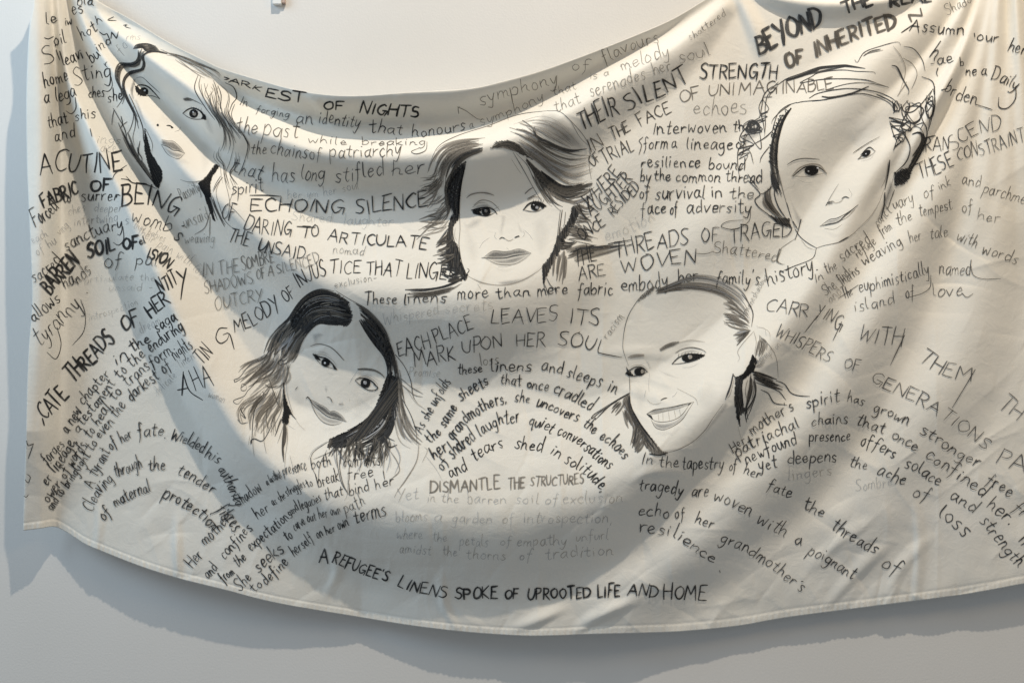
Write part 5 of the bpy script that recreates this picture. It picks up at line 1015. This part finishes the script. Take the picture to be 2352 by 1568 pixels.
d.scribble(430, 1060, 110, 60, 22, 7, .05).scribble(470, 1050, 60, 70, 16, 9, .03)
d.l([(0, 1226), (200, 1226), (400, 1188), (560, 1112), (602, 1080)], 20, .03, taper=(.4, .8))
d.hair([(0, 1240), (200, 1250), (450, 1200), (592, 1120)], [(20, 1295), (250, 1285), (450, 1245), (545, 1190)], 22, (6, 12), (.06, .2), (.5, .8), jit=10)
d.hair([(400, 1130), (500, 1100), (590, 1090)], [(420, 1150), (520, 1130), (560, 1140)], 10, (8, 14), (.02, .06))
d.fill([(1480, 715), (1560, 760), (1500, 860), (1420, 1000), (1372, 1100), (1342, 1180), (1335, 1000), (1400, 920), (1450, 820)], (.012, .05), 1, 1.2)
d.hair([(1480, 720), (1600, 760), (1680, 740)], [(1500, 840), (1600, 830), (1650, 800)], 14, (6, 10), (.02, .1))
d.hair([(1450, 850), (1440, 1000), (1430, 1110)], [(1570, 850), (1562, 1000), (1540, 1190)], 18, (10, 16), (.12, .22), (.6, .85), jit=8)
d.hair([(1520, 850), (1700, 795), (1880, 792)], [(1640, 960), (1800, 900), (2130, 792)], 26, (8, 14), (.04, .18), (.7, 1), jit=12)
d.l([(1660, 830), (1850, 815), (2000, 812), (2130, 790)], 20, .06).l([(1345, 1000), (1348, 1120), (1355, 1220)], 11, .03).l([(1375, 1110), (1420, 1190), (1490, 1245)], 6, .05).l([(1360, 1180), (1400, 1290)], 6, .06).l([(1600, 1170), (1560, 1230), (1500, 1270)], 0.1, .3)
d.build('hair', p3_)
d = Draw(*O3)
d.l([(640, 1012), (720, 992), (800, 985), (860, 1010), (892, 1050)], 12, .015).fill([(648, 1018), (720, 998), (765, 1000), (715, 1026), (750, 1058), (690, 1052), (660, 1040)], .015).l([(660, 1042), (740, 1062), (800, 1066), (880, 1030)], 8, .03)
d.dot(785, 1026, 42).dot(784, 1020, 14, .2).dot(778, 1012, 5, .6).l([(665, 962), (740, 915), (830, 930), (900, 990), (920, 1022)], 7, .22, .8).l([(650, 985), (720, 940), (800, 945)], 5, .3, .7).l([(860, 1000), (910, 980)], 4, .3, .6)
d.wash([(640, 1010), (700, 960), (800, 950), (870, 1000), (800, 985), (700, 995)], .15, .5, 20)
d.build('eye', p3_)
d = Draw(*O3)
d.l([(1148, 1008), (1200, 952), (1260, 932), (1320, 942), (1372, 972)], 15, .015).fill([(1290, 930), (1375, 968), (1335, 992), (1300, 960)], .015).l([(1150, 1008), (1210, 1022), (1280, 1022), (1352, 988)], 6, .03)
d.dot(1265, 972, 43).dot(1282, 986, 14, .35).dot(1250, 960, 5, .6).l([(1190, 912), (1260, 880), (1330, 900)], 6, .15, .9).l([(1190, 900), (1270, 858)], 7, .1)
for x in (1240, 1265, 1290, 1315, 1340):
    d.l([(x, 935), (x + 10, 905)], 4, .04)
d.build('eye', p3_)
d = Draw(*O3)
d.l([(595, 892), (640, 860), (720, 843), (800, 848), (862, 868)], 11, .17, .9, (.3, .3))
d.build('eyebrow', p3_)
d = Draw(*O3)
d.l([(1165, 852), (1205, 815), (1245, 790)], 10, .12, .9)
d.build('eyebrow', p3_)
d = Draw(*O3)
d.l([(916, 1292), (940, 1276), (972, 1290)], 8, .05).l([(1065, 1278), (1105, 1262), (1108, 1272)], 9, .04).l([(970, 1290), (1010, 1310), (1052, 1290)], 4, .2).l([(878, 1230), (868, 1270), (895, 1300)], 3, .35, .6).l([(1150, 1215), (1160, 1250), (1135, 1275)], 3, .35, .6).l([(985, 1378), (1010, 1400)], 3, .4, .5)
d.build('nose', p3_)
d = Draw(*O3b)
d.wash([(760, 915), (850, 852), (960, 856), (1020, 850), (1110, 830), (1222, 870), (1060, 893), (980, 914), (880, 920)], .1, .68, 20)
d.wash([(780, 922), (900, 978), (1050, 978), (1150, 932), (1222, 876), (1060, 900), (970, 922)], .12, .55, 34)
d.l([(742, 915), (880, 919), (980, 915), (1060, 895), (1224, 870)], 7, .04).l([(760, 912), (850, 850), (960, 855), (1020, 849), (1110, 829), (1220, 868)], 4, .12).l([(780, 922), (900, 978), (1050, 978), (1150, 932), (1220, 876)], 4, .12)
d.build('mouth', p3_)

# ======== portrait at the lower left
O4, O4b = (508.2, 658.8), (508.2, 800.0)
d = Draw(*O4)
d.l([(690, 720), (645, 850), (640, 1000), (665, 1120), (700, 1230)], 4, .2, .8).l([(720, 1280), (760, 1340), (820, 1400)], 3, .3, .6).l([(800, 610), (740, 660), (690, 730)], 4, .3, .7).l([(640, 1340), (720, 1390)], 3, .35, .6)
d.l([(1340, 805), (1285, 880), (1250, 945)], 4, .35, .7).l([(745, 975), (720, 1002)], 7, .12, .9).l([(1250, 1090), (1255, 1120)], 3, .3, .6)
d.wash([(880, 640), (1000, 620), (1100, 700), (1000, 660)], .3, .25, 24).wash([(1320, 850), (1460, 850), (1560, 930), (1450, 890)], .3, .25, 24)
d.wash([(880, 460), (960, 440), (1010, 470), (950, 500), (910, 560)], .35, .3, 26)
d.wash([(700, 900), (800, 960), (820, 1150), (740, 1180), (680, 1050)], .35, .05, 60).wash([(1300, 1080), (1460, 1040), (1530, 1100), (1420, 1260), (1280, 1300)], .35, .07, 60).wash([(960, 1370), (1080, 1360), (1180, 1340), (1140, 1400), (1000, 1410)], .35, .07, 30)
p4_ = d.build('portrait', banner, "woman's tilted face with a closed smile and dark shoulder length hair")
d = Draw(*O4)
d.fill([(670, 330), (720, 210), (820, 95), (960, 42), (1120, 62), (1235, 140), (1275, 260), (1270, 345), (1225, 385), (1120, 370), (1010, 350), (910, 372), (850, 440), (790, 520), (740, 440), (690, 420)], (.012, .045), 1, 2.6)
d.hair([(1250, 160), (1080, 50), (900, 55), (760, 170), (670, 320), (560, 430), (490, 520)], [(1275, 350), (1100, 362), (950, 350), (850, 430), (790, 530), (720, 640), (670, 730)], 120, (8, 16), (.01, .06), jit=14)
d.hair([(1200, 120), (1000, 90), (850, 150), (740, 280)], [(1240, 320), (1080, 300), (930, 320), (830, 420)], 34, (3, 5), (.14, .34), jit=14)
d.l([(1100, 40), (980, 22), (880, 50), (770, 130)], 6, .03).l([(1120, 40), (1250, 120), (1400, 200)], 5, .04)
d.hair([(640, 320), (540, 440), (490, 520), (450, 640), (420, 700)], [(860, 440), (770, 560), (710, 680), (650, 740), (600, 760)], 75, (6, 13), (.05, .2), (.75, 1), jit=18)
d.hair([(600, 420), (540, 540), (500, 640)], [(720, 500), (640, 600), (580, 640)], 12, (5, 9), (.3, .45), (.5, .8), jit=14)
d.hair([(480, 600), (400, 700), (250, 790), (140, 900)], [(640, 700), (645, 850), (600, 950), (470, 980)], 70, (4, 11), (.08, .3), (.5, .8), jit=36)
d.l([(530, 550), (440, 660), (400, 705), (280, 760), (180, 880), (125, 905), (132, 928), (220, 880), (340, 820)], 6, .04).l([(470, 600), (440, 670), (400, 760), (380, 860), (320, 950), (260, 1010), (220, 1065), (120, 1108), (160, 1142), (215, 1085)], 5, .04)
d.l([(245, 960), (205, 945), (195, 1005), (240, 1005), (250, 970)], 5, .07).l([(640, 700), (600, 720), (560, 720), (570, 760), (640, 740)], 6, .04).l([(640, 740), (650, 850), (610, 960)], 7, .06)
d.hair([(420, 980), (330, 1060), (200, 1140), (170, 1240), (210, 1330)], [(640, 960), (615, 1150), (520, 1300), (480, 1500), (450, 1560)], 64, (4, 10), (.07, .32), (.5, .85), jit=38)
d.hair([(500, 560), (420, 690), (260, 820), (150, 960)], [(640, 760), (560, 900), (460, 1010), (330, 1100)], 26, (8, 12), (.06, .2), (.45, .75), jit=40)
d.hair([(430, 1000), (330, 1120), (250, 1260), (240, 1360)], [(620, 1100), (560, 1280), (500, 1420), (440, 1540)], 24, (7, 11), (.08, .25), (.45, .75), jit=40)
d.hair([(620, 380), (540, 500), (480, 640)], [(800, 480), (720, 620), (640, 720)], 14, (4, 6), (.3, .5), (.5, .8), jit=14)
d.l([(405, 1020), (415, 1060), (340, 1170), (312, 1280), (300, 1480), (292, 1530), (290, 1495), (330, 1480), (400, 1500), (470, 1400), (515, 1265)], 7, .04)
d.l([(470, 905), (510, 1020), (570, 1170), (600, 1100)], 6, .07).l([(160, 1290), (200, 1330), (260, 1320)], 6, .06).l([(190, 1240), (240, 1280), (190, 1190), (230, 1180)], 6, .05).l([(430, 950), (480, 980), (560, 960)], 7, .08).l([(450, 1180), (440, 1300), (470, 1395)], 6, .1)
d.fill([(608, 935), (622, 1050), (650, 1150), (695, 1245), (662, 1240), (655, 1330), (612, 1352), (592, 1300), (610, 1200), (604, 1050)], .015, 1, 1.5)
d.l([(660, 1180), (690, 1245), (730, 1290)], 8, .04).l([(620, 1340), (618, 1450), (605, 1566)], 30, .08, .9)
d.hair([(600, 1240), (540, 1380), (490, 1500)], [(640, 1300), (620, 1450), (600, 1560)], 8, (6, 10), (.06, .2))
d.hair([(1340, 195), (1450, 275), (1580, 430), (1655, 600), (1700, 750), (1725, 900)], [(1345, 330), (1420, 450), (1520, 580), (1600, 680), (1632, 800), (1620, 950)], 75, (8, 14), (.01, .06), jit=10)
d.hair([(1250, 130), (1420, 210), (1580, 380), (1680, 600)], [(1330, 180), (1470, 300), (1600, 450), (1690, 640)], 12, (4, 6), (.03, .1), jit=10)
d.fill([(1622, 850), (1722, 880), (1722, 1100), (1640, 1200), (1560, 1300), (1480, 1400), (1350, 1500), (1200, 1566), (1030, 1566), (1060, 1480), (1250, 1400), (1400, 1300), (1500, 1180), (1560, 1020)], (.01, .045), 1, 2.2)
d.hair([(1640, 800), (1595, 950), (1550, 1100), (1480, 1230), (1300, 1385), (1045, 1490)], [(1725, 880), (1720, 1100), (1690, 1300), (1610, 1450), (1450, 1560), (1250, 1600)], 110, (7, 14), (.01, .06), jit=14)
d.hair([(1600, 1050), (1480, 1300), (1200, 1480)], [(1680, 1200), (1560, 1400), (1300, 1560)], 34, (3, 5), (.2, .42), jit=16)
d.hair([(1740, 1000), (1800, 1200), (1880, 1380), (2000, 1520)], [(1690, 1200), (1705, 1350), (1770, 1500), (1900, 1580)], 42, (5, 10), (.12, .35), (.5, .85), jit=16)
d.hair([(1700, 650), (1740, 850), (1780, 1050), (1850, 1250)], [(1720, 900), (1740, 1050), (1750, 1200), (1760, 1350)], 20, (5, 9), (.05, .2), (.7, .95), jit=12)
d.l([(1700, 660), (1790, 780), (1850, 920), (1872, 1060), (1915, 1135)], 6, .04).l([(1750, 890), (1860, 980), (1968, 1042)], 8, .12, .8).l([(1760, 950), (1880, 1050), (1962, 1072)], 8, .14, .8).l([(1915, 1135), (2010, 1212)], 4, .3, .7).l([(1700, 1060), (1730, 1140)], 8, .03).l([(1760, 1080), (1850, 1250), (1900, 1400), (1910, 1530)], 6, .06)
d.l([(1800, 980), (1900, 1130), (1990, 1190)], 4, .3, .6)
d.at(*O4b)
d.hair([(1040, 890), (1050, 1000), (1085, 1130)], [(1690, 830), (1690, 940), (1570, 1190)], 90, (6, 11), (.03, .16), (.8, 1), jit=18, cut=(0, .3), end=(.45, 1))
d.hair([(1300, 950), (1310, 1060), (1340, 1150)], [(1600, 900), (1600, 1040), (1575, 1200)], 22, (8, 13), (.02, .08), jit=16)
d.hair([(1040, 960), (1080, 1080), (1120, 1200)], [(1700, 900), (1720, 1080), (1650, 1260)], 26, (4, 7), (.2, .4), (.5, .8), jit=20)
d.l([(1125, 950), (1130, 1100), (1170, 1300), (1240, 1425)], 6, .05).l([(1170, 990), (1155, 1150), (1190, 1320), (1250, 1430)], 6, .05).l([(1040, 910), (900, 1010), (875, 1120), (935, 1265)], 5, .06).l([(1030, 990), (960, 1150), (950, 1340)], 5, .06).l([(1160, 960), (1040, 1020), (900, 1080)], 5, .1)
d.l([(1930, 930), (1905, 1100), (1800, 1280), (1720, 1390), (1690, 1450)], 9, .25, .8).l([(1650, 1000), (1720, 1110), (1735, 1200), (1640, 1285)], 8, .22, .8).l([(1985, 960), (2012, 1000), (1960, 1112)], 5, .3, .7).l([(2000, 1050), (2100, 1180), (2160, 1290)], 4, .4, .6)
d.l([(1030, 905), (900, 990), (850, 1080)], 4, .35, .7).l([(1580, 1190), (1595, 1280)], 8, .06).l([(1240, 1200), (1230, 1420), (1200, 1480)], 5, .3, .7).l([(640, 740), (645, 900), (625, 1060), (620, 1180)], 5, .2, .8).l([(670, 1040), (710, 1200)], 4, .35, .6)
d.l([(605, 820), (600, 960), (608, 1100)], 16, .07).l([(330, 800), (310, 920), (320, 1050)], 5, .2, .8).l([(410, 820), (420, 920), (440, 1020)], 5, .2, .8).l([(280, 850), (265, 940)], 5, .25, .7)
d.l([(1600, 880), (1640, 960), (1715, 940)], 12, .04).l([(1640, 740), (1660, 800), (1620, 860), (1690, 900)], 10, .04)
d.build('hair', p4_)
d = Draw(*O4)
d.l([(893, 658), (960, 682), (1030, 700), (1090, 758), (1130, 808)], 12, .015).fill([(893, 652), (935, 668), (968, 715), (925, 705)], .015).l([(900, 668), (940, 722), (1000, 770), (1060, 787), (1128, 808)], 5, .05).dot(1018, 737, 40).dot(1011, 742, 8, .75).l([(900, 656), (1000, 662), (1085, 715), (1125, 770)], 4, .25, .8).fill([(1080, 760), (1132, 810), (1095, 795)], .02).l([(1040, 840), (1100, 845)], 3, .4, .5)
for x, y in ((905, 658), (925, 662), (945, 668)):
    d.l([(x, y), (x - 8, y - 14)], 4, .03)
d.build('eye', p4_)
d = Draw(*O4)
d.l([(1308, 908), (1360, 888), (1430, 897), (1490, 940), (1528, 988)], 11, .02).l([(1308, 914), (1360, 962), (1430, 1004), (1490, 1008), (1528, 986)], 8, .03).dot(1408, 937, 47).dot(1404, 934, 16, .35).dot(1396, 925, 6, .7).l([(1318, 890), (1400, 870), (1490, 912), (1532, 962)], 5, .15, .9).l([(1490, 950), (1530, 985), (1500, 1010)], 10, .03).l([(1380, 1030), (1440, 1040)], 3, .4, .5)
d.build('eye', p4_)
d = Draw(*O4)
d.l([(868, 578), (950, 556), (1050, 580), (1120, 632), (1195, 714)], 9, .16, .85, (.3, .6))
d.build('eyebrow', p4_)
d = Draw(*O4)
d.l([(1335, 803), (1420, 802), (1500, 816), (1560, 850), (1592, 884)], 17, .11, .85, (.8, .3))
d.build('eyebrow', p4_)
d = Draw(*O4)
d.l([(1030, 1072), (1062, 1082), (1086, 1128)], 7, .08).wash([(1005, 990), (1025, 960), (1040, 1000), (1020, 1040)], .4, .35, 16).l([(1150, 1142), (1192, 1146)], 7, .3, .6).wash([(1140, 1130), (1190, 1120), (1200, 1150), (1150, 1160)], .4, .3, 14)
d.build('nose', p4_)
d = Draw(*O4)
d.wash([(855, 1090), (950, 1140), (1010, 1170), (1060, 1215), (1100, 1210), (1170, 1250), (1218, 1312), (1120, 1282), (1040, 1258), (960, 1200), (890, 1130)], .09, .75, 18)
d.wash([(885, 1145), (960, 1212), (1040, 1268), (1180, 1300), (1165, 1330), (1080, 1342), (990, 1310), (920, 1230)], .2, .45, 30)
d.l([(850, 1076), (890, 1140), (960, 1202), (1040, 1262), (1130, 1286), (1224, 1314)], 7, .03).l([(828, 1085), (845, 1072), (882, 1122)], 10, .03).l([(872, 1120), (920, 1230), (990, 1312), (1080, 1344), (1168, 1325), (1180, 1300)], 5, .15).l([(860, 1092), (950, 1138), (1010, 1168), (1062, 1214), (1100, 1208), (1170, 1248), (1218, 1310)], 4, .12)
d.build('mouth', p4_)

# ======== portrait at the lower right
O5, O5b = (1355.3, 621.2), (1355.3, 752.9)
d = Draw(*O5)
d.l([(640, 150), (520, 230), (430, 340), (370, 450), (335, 580), (320, 720), (330, 800), (375, 925)], 5, .08).l([(385, 1030), (389, 1195)], 5, .1)
d.l([(1600, 598), (1622, 700), (1602, 820)], 4, .25, .8).l([(1600, 590), (1500, 700), (1440, 790), (1460, 850), (1440, 890)], 4, .22, .8)
d.l([(390, 1080), (440, 1075), (490, 1085)], 3, .4, .5).l([(580, 1000), (572, 1100), (575, 1180)], 3, .35, .6).l([(850, 1150), (950, 1200), (1030, 1250), (1052, 1312)], 4, .3, .7)
d.wash([(640, 960), (760, 1000), (880, 1050), (760, 1030)], .45, .3, 20).wash([(530, 860), (580, 900), (590, 980), (570, 940)], .45, .35, 12)
d.at(*O5b)
d.l([(760, 1215), (870, 1182), (1000, 1112), (1120, 1000), (1200, 880), (1300, 740)], 5, .16, .9)
d.wash([(1330, 700), (1220, 860), (1100, 1020), (980, 1130), (1060, 1100), (1220, 930), (1350, 760)], .25, .4, 30)
d.l([(1396, 448), (1372, 560), (1322, 695)], 14, .06).l([(1395, 450), (1415, 480), (1445, 474)], 9, .03).l([(1410, 490), (1370, 640), (1330, 700)], 6, .25, .7)
d.l([(1445, 960), (1470, 1060), (1495, 1100)], 3, .3, .6)
d.wash([(420, 560), (520, 560), (560, 680), (500, 820), (440, 720)], .35, .06, 50).wash([(1020, 600), (1180, 520), (1260, 640), (1180, 820), (1040, 760)], .35, .05, 70).wash([(660, 1010), (780, 1000), (880, 950), (840, 1040), (700, 1060)], .35, .07, 30)
p5_ = d.build('portrait', banner, "smiling woman's face with showing teeth and hair tied back")
d = Draw(*O5)
d.fill([(645, 148), (560, 200), (480, 290), (425, 355), (500, 278), (592, 214)], (.05, .12), .95, .9)
d.hair([(640, 200), (800, 120), (1000, 35), (1200, 45), (1400, 130), (1500, 230), (1580, 400)], [(640, 228), (850, 180), (1050, 190), (1250, 232), (1400, 320), (1500, 420), (1562, 540)], 95, (3, 6), (.12, .4), (.4, .75), jit=10)
d.hair([(640, 190), (780, 130), (900, 90)], [(645, 230), (800, 195), (950, 180)], 34, (5, 10), (.05, .14), (.8, 1), jit=8)
d.hair([(850, 185), (1050, 185), (1250, 235), (1400, 300)], [(880, 160), (1080, 160), (1280, 200), (1420, 290)], 14, (4, 7), (.05, .12), jit=8)
d.l([(1480, 232), (1550, 322), (1590, 420), (1576, 548)], 8, .06).l([(1400, 140), (1500, 230), (1570, 370)], 5, .12)
d.hair([(1290, 290), (1400, 332), (1500, 420), (1565, 500)], [(1300, 515), (1400, 552), (1500, 572), (1572, 582)], 65, (4, 9), (.07, .26), (.7, .95), jit=10, cut=(0, .3))
d.hair([(1572, 578), (1480, 620), (1402, 645)], [(1562, 600), (1490, 682), (1432, 745)], 26, (5, 10), (.05, .16), jit=8)
d.hair([(1400, 600), (1480, 590), (1560, 575)], [(1410, 640), (1490, 610), (1570, 580)], 12, (4, 6), (.2, .35), jit=6)
d.hair([(1650, 640), (1622, 740), (1612, 855)], [(1662, 640), (1752, 730), (1700, 840)], 30, (3, 6), (.08, .22), jit=10)
d.l([(1650, 630), (1760, 742), (1820, 860), (1838, 1040)], 4, .15, .9).l([(1620, 540), (1740, 590), (1760, 680)], 3, .3, .6).l([(1630, 560), (1700, 560), (1720, 640)], 3, .35, .5)
d.hair([(1600, 880), (1640, 860), (1720, 800)], [(1600, 960), (1660, 960), (1720, 900)], 14, (3, 4), (.2, .35), (.6, .8))
d.fill([(1585, 818), (1632, 880), (1600, 975), (1500, 1062), (1418, 1052), (1500, 1000), (1558, 900)], .012, 1, 2.2)
d.fill([(1418, 1050), (1502, 1022), (1478, 1130), (1500, 1330), (1532, 1352), (1462, 1420), (1472, 1545), (1432, 1430), (1410, 1260)], (.012, .05), 1, 1.5)
d.hair([(1500, 1040), (1480, 1150), (1500, 1300)], [(1440, 1060), (1425, 1250), (1460, 1500)], 14, (6, 10), (.012, .05), jit=6)
d.hair([(1560, 1000), (1520, 1150), (1530, 1260), (1540, 1340)], [(1585, 1020), (1622, 1180), (1590, 1300), (1520, 1420), (1542, 1545)], 20, (5, 9), (.03, .12), jit=10)
d.hair([(1565, 965), (1700, 1018), (1825, 1062)], [(1600, 1050), (1750, 1130), (1905, 1180)], 34, (6, 11), (.02, .14), jit=10)
d.l([(1560, 980), (1680, 1010), (1820, 1062)], 16, .02).l([(1820, 1075), (1900, 1110), (1960, 1190), (2040, 1220), (2145, 1226)], 9, .04).l([(1670, 1165), (1740, 1200), (1800, 1290), (1922, 1310)], 9, .05).l([(1620, 1092), (1830, 1172), (1912, 1260)], 9, .05).l([(1600, 1080), (1620, 1200), (1580, 1330), (1530, 1450)], 6, .06)
d.at(*O5b)
d.fill([(386, 632), (390, 720), (430, 850), (540, 1000), (700, 1200), (762, 1214), (720, 1242), (600, 1220), (520, 1130), (430, 980), (380, 900), (345, 800), (310, 730), (350, 660)], (.06, .2), .9, 1.1).hair([(386, 640), (395, 760), (470, 920), (560, 1050), (720, 1225)], [(365, 700), (380, 800), (440, 940), (530, 1080), (640, 1225)], 22, (7, 12), (.02, .07), jit=8)
d.l([(386, 632), (280, 690), (120, 790), (30, 850), (15, 885), (110, 810), (260, 715)], 7, .03).l([(380, 640), (200, 750), (50, 895)], 9, .03)
d.hair([(290, 700), (230, 770), (200, 820)], [(360, 700), (300, 800), (225, 880)], 12, (7, 11), (.05, .16), jit=6)
d.hair([(300, 780), (340, 900), (380, 980)], [(370, 800), (420, 900), (430, 980)], 10, (8, 12), (.06, .16), jit=8)
d.hair([(430, 920), (415, 1050), (390, 1185)], [(545, 1080), (510, 1150), (450, 1215)], 30, (7, 11), (.05, .18), jit=10)
d.l([(386, 660), (402, 770), (482, 920), (562, 1035), (685, 1205)], 9, .02).l([(420, 830), (500, 960), (620, 1120)], 7, .025).l([(580, 1225), (680, 1240), (760, 1215)], 12, .025)
d.build('hair', p5_)
d = Draw(*O5)
d.l([(800, 910), (860, 852), (940, 817), (1040, 815), (1118, 828)], 11, .015).fill([(896, 845), (950, 815), (1060, 818), (1115, 826), (1045, 866), (960, 893), (912, 882)], .012, 1, .2, True).dot(977, 843, 19, .3).dot(965, 835, 7, .6).l([(803, 912), (880, 906), (960, 892), (1055, 866)], 6, .05)
d.l([(835, 802), (900, 767), (990, 750), (1090, 770), (1132, 798)], 9, .1, .9).l([(900, 945), (980, 940), (1060, 905)], 3, .35, .6).wash([(830, 860), (900, 790), (1000, 765), (1110, 800), (1000, 805), (900, 825)], .25, .4, 20)
for k in range(9):
    x = 860 + k * 30
    d.l([(x, 845 - 32 * math.sin(k / 3.2)), (x + 8 + k * 2, 805 - 20 * math.sin(k / 3.2) + k * 2)], 4, .05)
d.build('eye', p5_)
d = Draw(*O5)
d.l([(345, 1005), (390, 970), (450, 940), (510, 946), (562, 988)], 11, .015).l([(372, 1020), (430, 1028), (510, 1008), (562, 986)], 9, .02).dot(482, 986, 50, ry=40).dot(510, 984, 13, .3, ry=20).fill([(338, 1000), (395, 985), (420, 1022), (375, 1024)], .015)
d.l([(385, 946), (450, 920), (520, 930), (562, 972)], 4, .25, .8)
for k in range(8):
    d.l([(385 - k * 3, 985 - k * 4 + 12), (352 - k * 2 + k * 3, 935 + k * 9)], 3.5, .04)
d.build('eye', p5_)
d = Draw(*O5)
d.l([(375, 847), (440, 832), (522, 826)], 24, .22, .7, (.4, .8))
d.build('eyebrow', p5_)
d = Draw(*O5)
d.l([(690, 772), (760, 732), (862, 698)], 30, .12, .75, (.9, .4)).l([(850, 705), (980, 680), (1122, 696)], 6, .25, .7)
d.build('eyebrow', p5_)
d = Draw(*O5)
d.l([(690, 1262), (720, 1246), (752, 1240)], 8, .08).l([(558, 1258), (590, 1290), (640, 1302), (692, 1285)], 4, .3, .7).l([(800, 1230), (830, 1210), (850, 1180)], 3, .35, .6).l([(545, 1165), (528, 1240)], 4, .35, .6)
d.build('nose', p5_)
d = Draw(*O5b)
d.wash([(558, 842), (620, 800), (720, 786), (850, 765), (1000, 722), (960, 750), (850, 782), (720, 812), (640, 832)], .18, .65, 14)
d.wash([(600, 900), (640, 920), (730, 930), (830, 905), (910, 840), (960, 800), (900, 892), (820, 952), (720, 992), (640, 970)], .3, .45, 24)
d.l([(550, 840), (620, 800), (700, 785), (800, 770), (920, 742), (1012, 720)], 6, .1).l([(560, 845), (640, 832), (740, 808), (860, 780), (970, 745)], 4, .15).l([(602, 880), (640, 908), (720, 916), (820, 895), (900, 842), (972, 742)], 5, .2)
for a, b_ in (((665, 835), (672, 910)), ((710, 825), (713, 914)), ((765, 812), (776, 906)), ((820, 800), (838, 886)), ((872, 790), (884, 856))):
    d.l([a, b_], 3, .3, .7)
d.fill([(548, 834), (600, 858), (612, 892), (585, 872)], .03).l([(958, 750), (985, 732)], 12, .05).l([(598, 898), (640, 970), (720, 992), (820, 952), (900, 892), (960, 802), (1012, 720)], 5, .16)
d.build('mouth', p5_)

# ---------------------------------------------------------------- small white bracket on the wall above the frame's middle
bk = bpy.data.objects.new('wall_bracket', None)
scene.collection.objects.link(bk)
bk['label'] = 'small white bracket with a tan edge fixed high on the bare wall'
bk['category'] = 'bracket'
bk.location = W(645, -20, 0)
def box(name, x0, x1, y0, y1, d0, d1, mat, parent, bev=0.001):
    import bmesh
    bm = bmesh.new()
    bmesh.ops.create_cube(bm, size=1)
    for v_ in bm.verts:
        v_.co.x = (x0 if v_.co.x < 0 else x1) * S
        v_.co.z = -(y0 if v_.co.z > 0 else y1) * S
        v_.co.y = -(d0 if v_.co.y > 0 else d1) * S
    bmesh.ops.bevel(bm, geom=list(bm.edges), offset=bev, segments=2, affect='EDGES')
    m_ = bpy.data.meshes.new(name); bm.to_mesh(m_); bm.free()
    m_.materials.append(mat)
    o = bpy.data.objects.new(name, m_); scene.collection.objects.link(o); o.parent = parent
    return o
m_pl, nd, lk = new_mat('white_plastic')
nd['Principled BSDF'].inputs['Base Color'].default_value = (.78, .78, .76, 1)
m_tn, nd, lk = new_mat('tan_edge')
nd['Principled BSDF'].inputs['Base Color'].default_value = (.5, .38, .32, 1)
box('body', -16, 4, -70, 34, 0.5, 12, m_pl, bk)
box('edge', 4.5, 12, -70, 31, 0.5, 10, m_tn, bk)
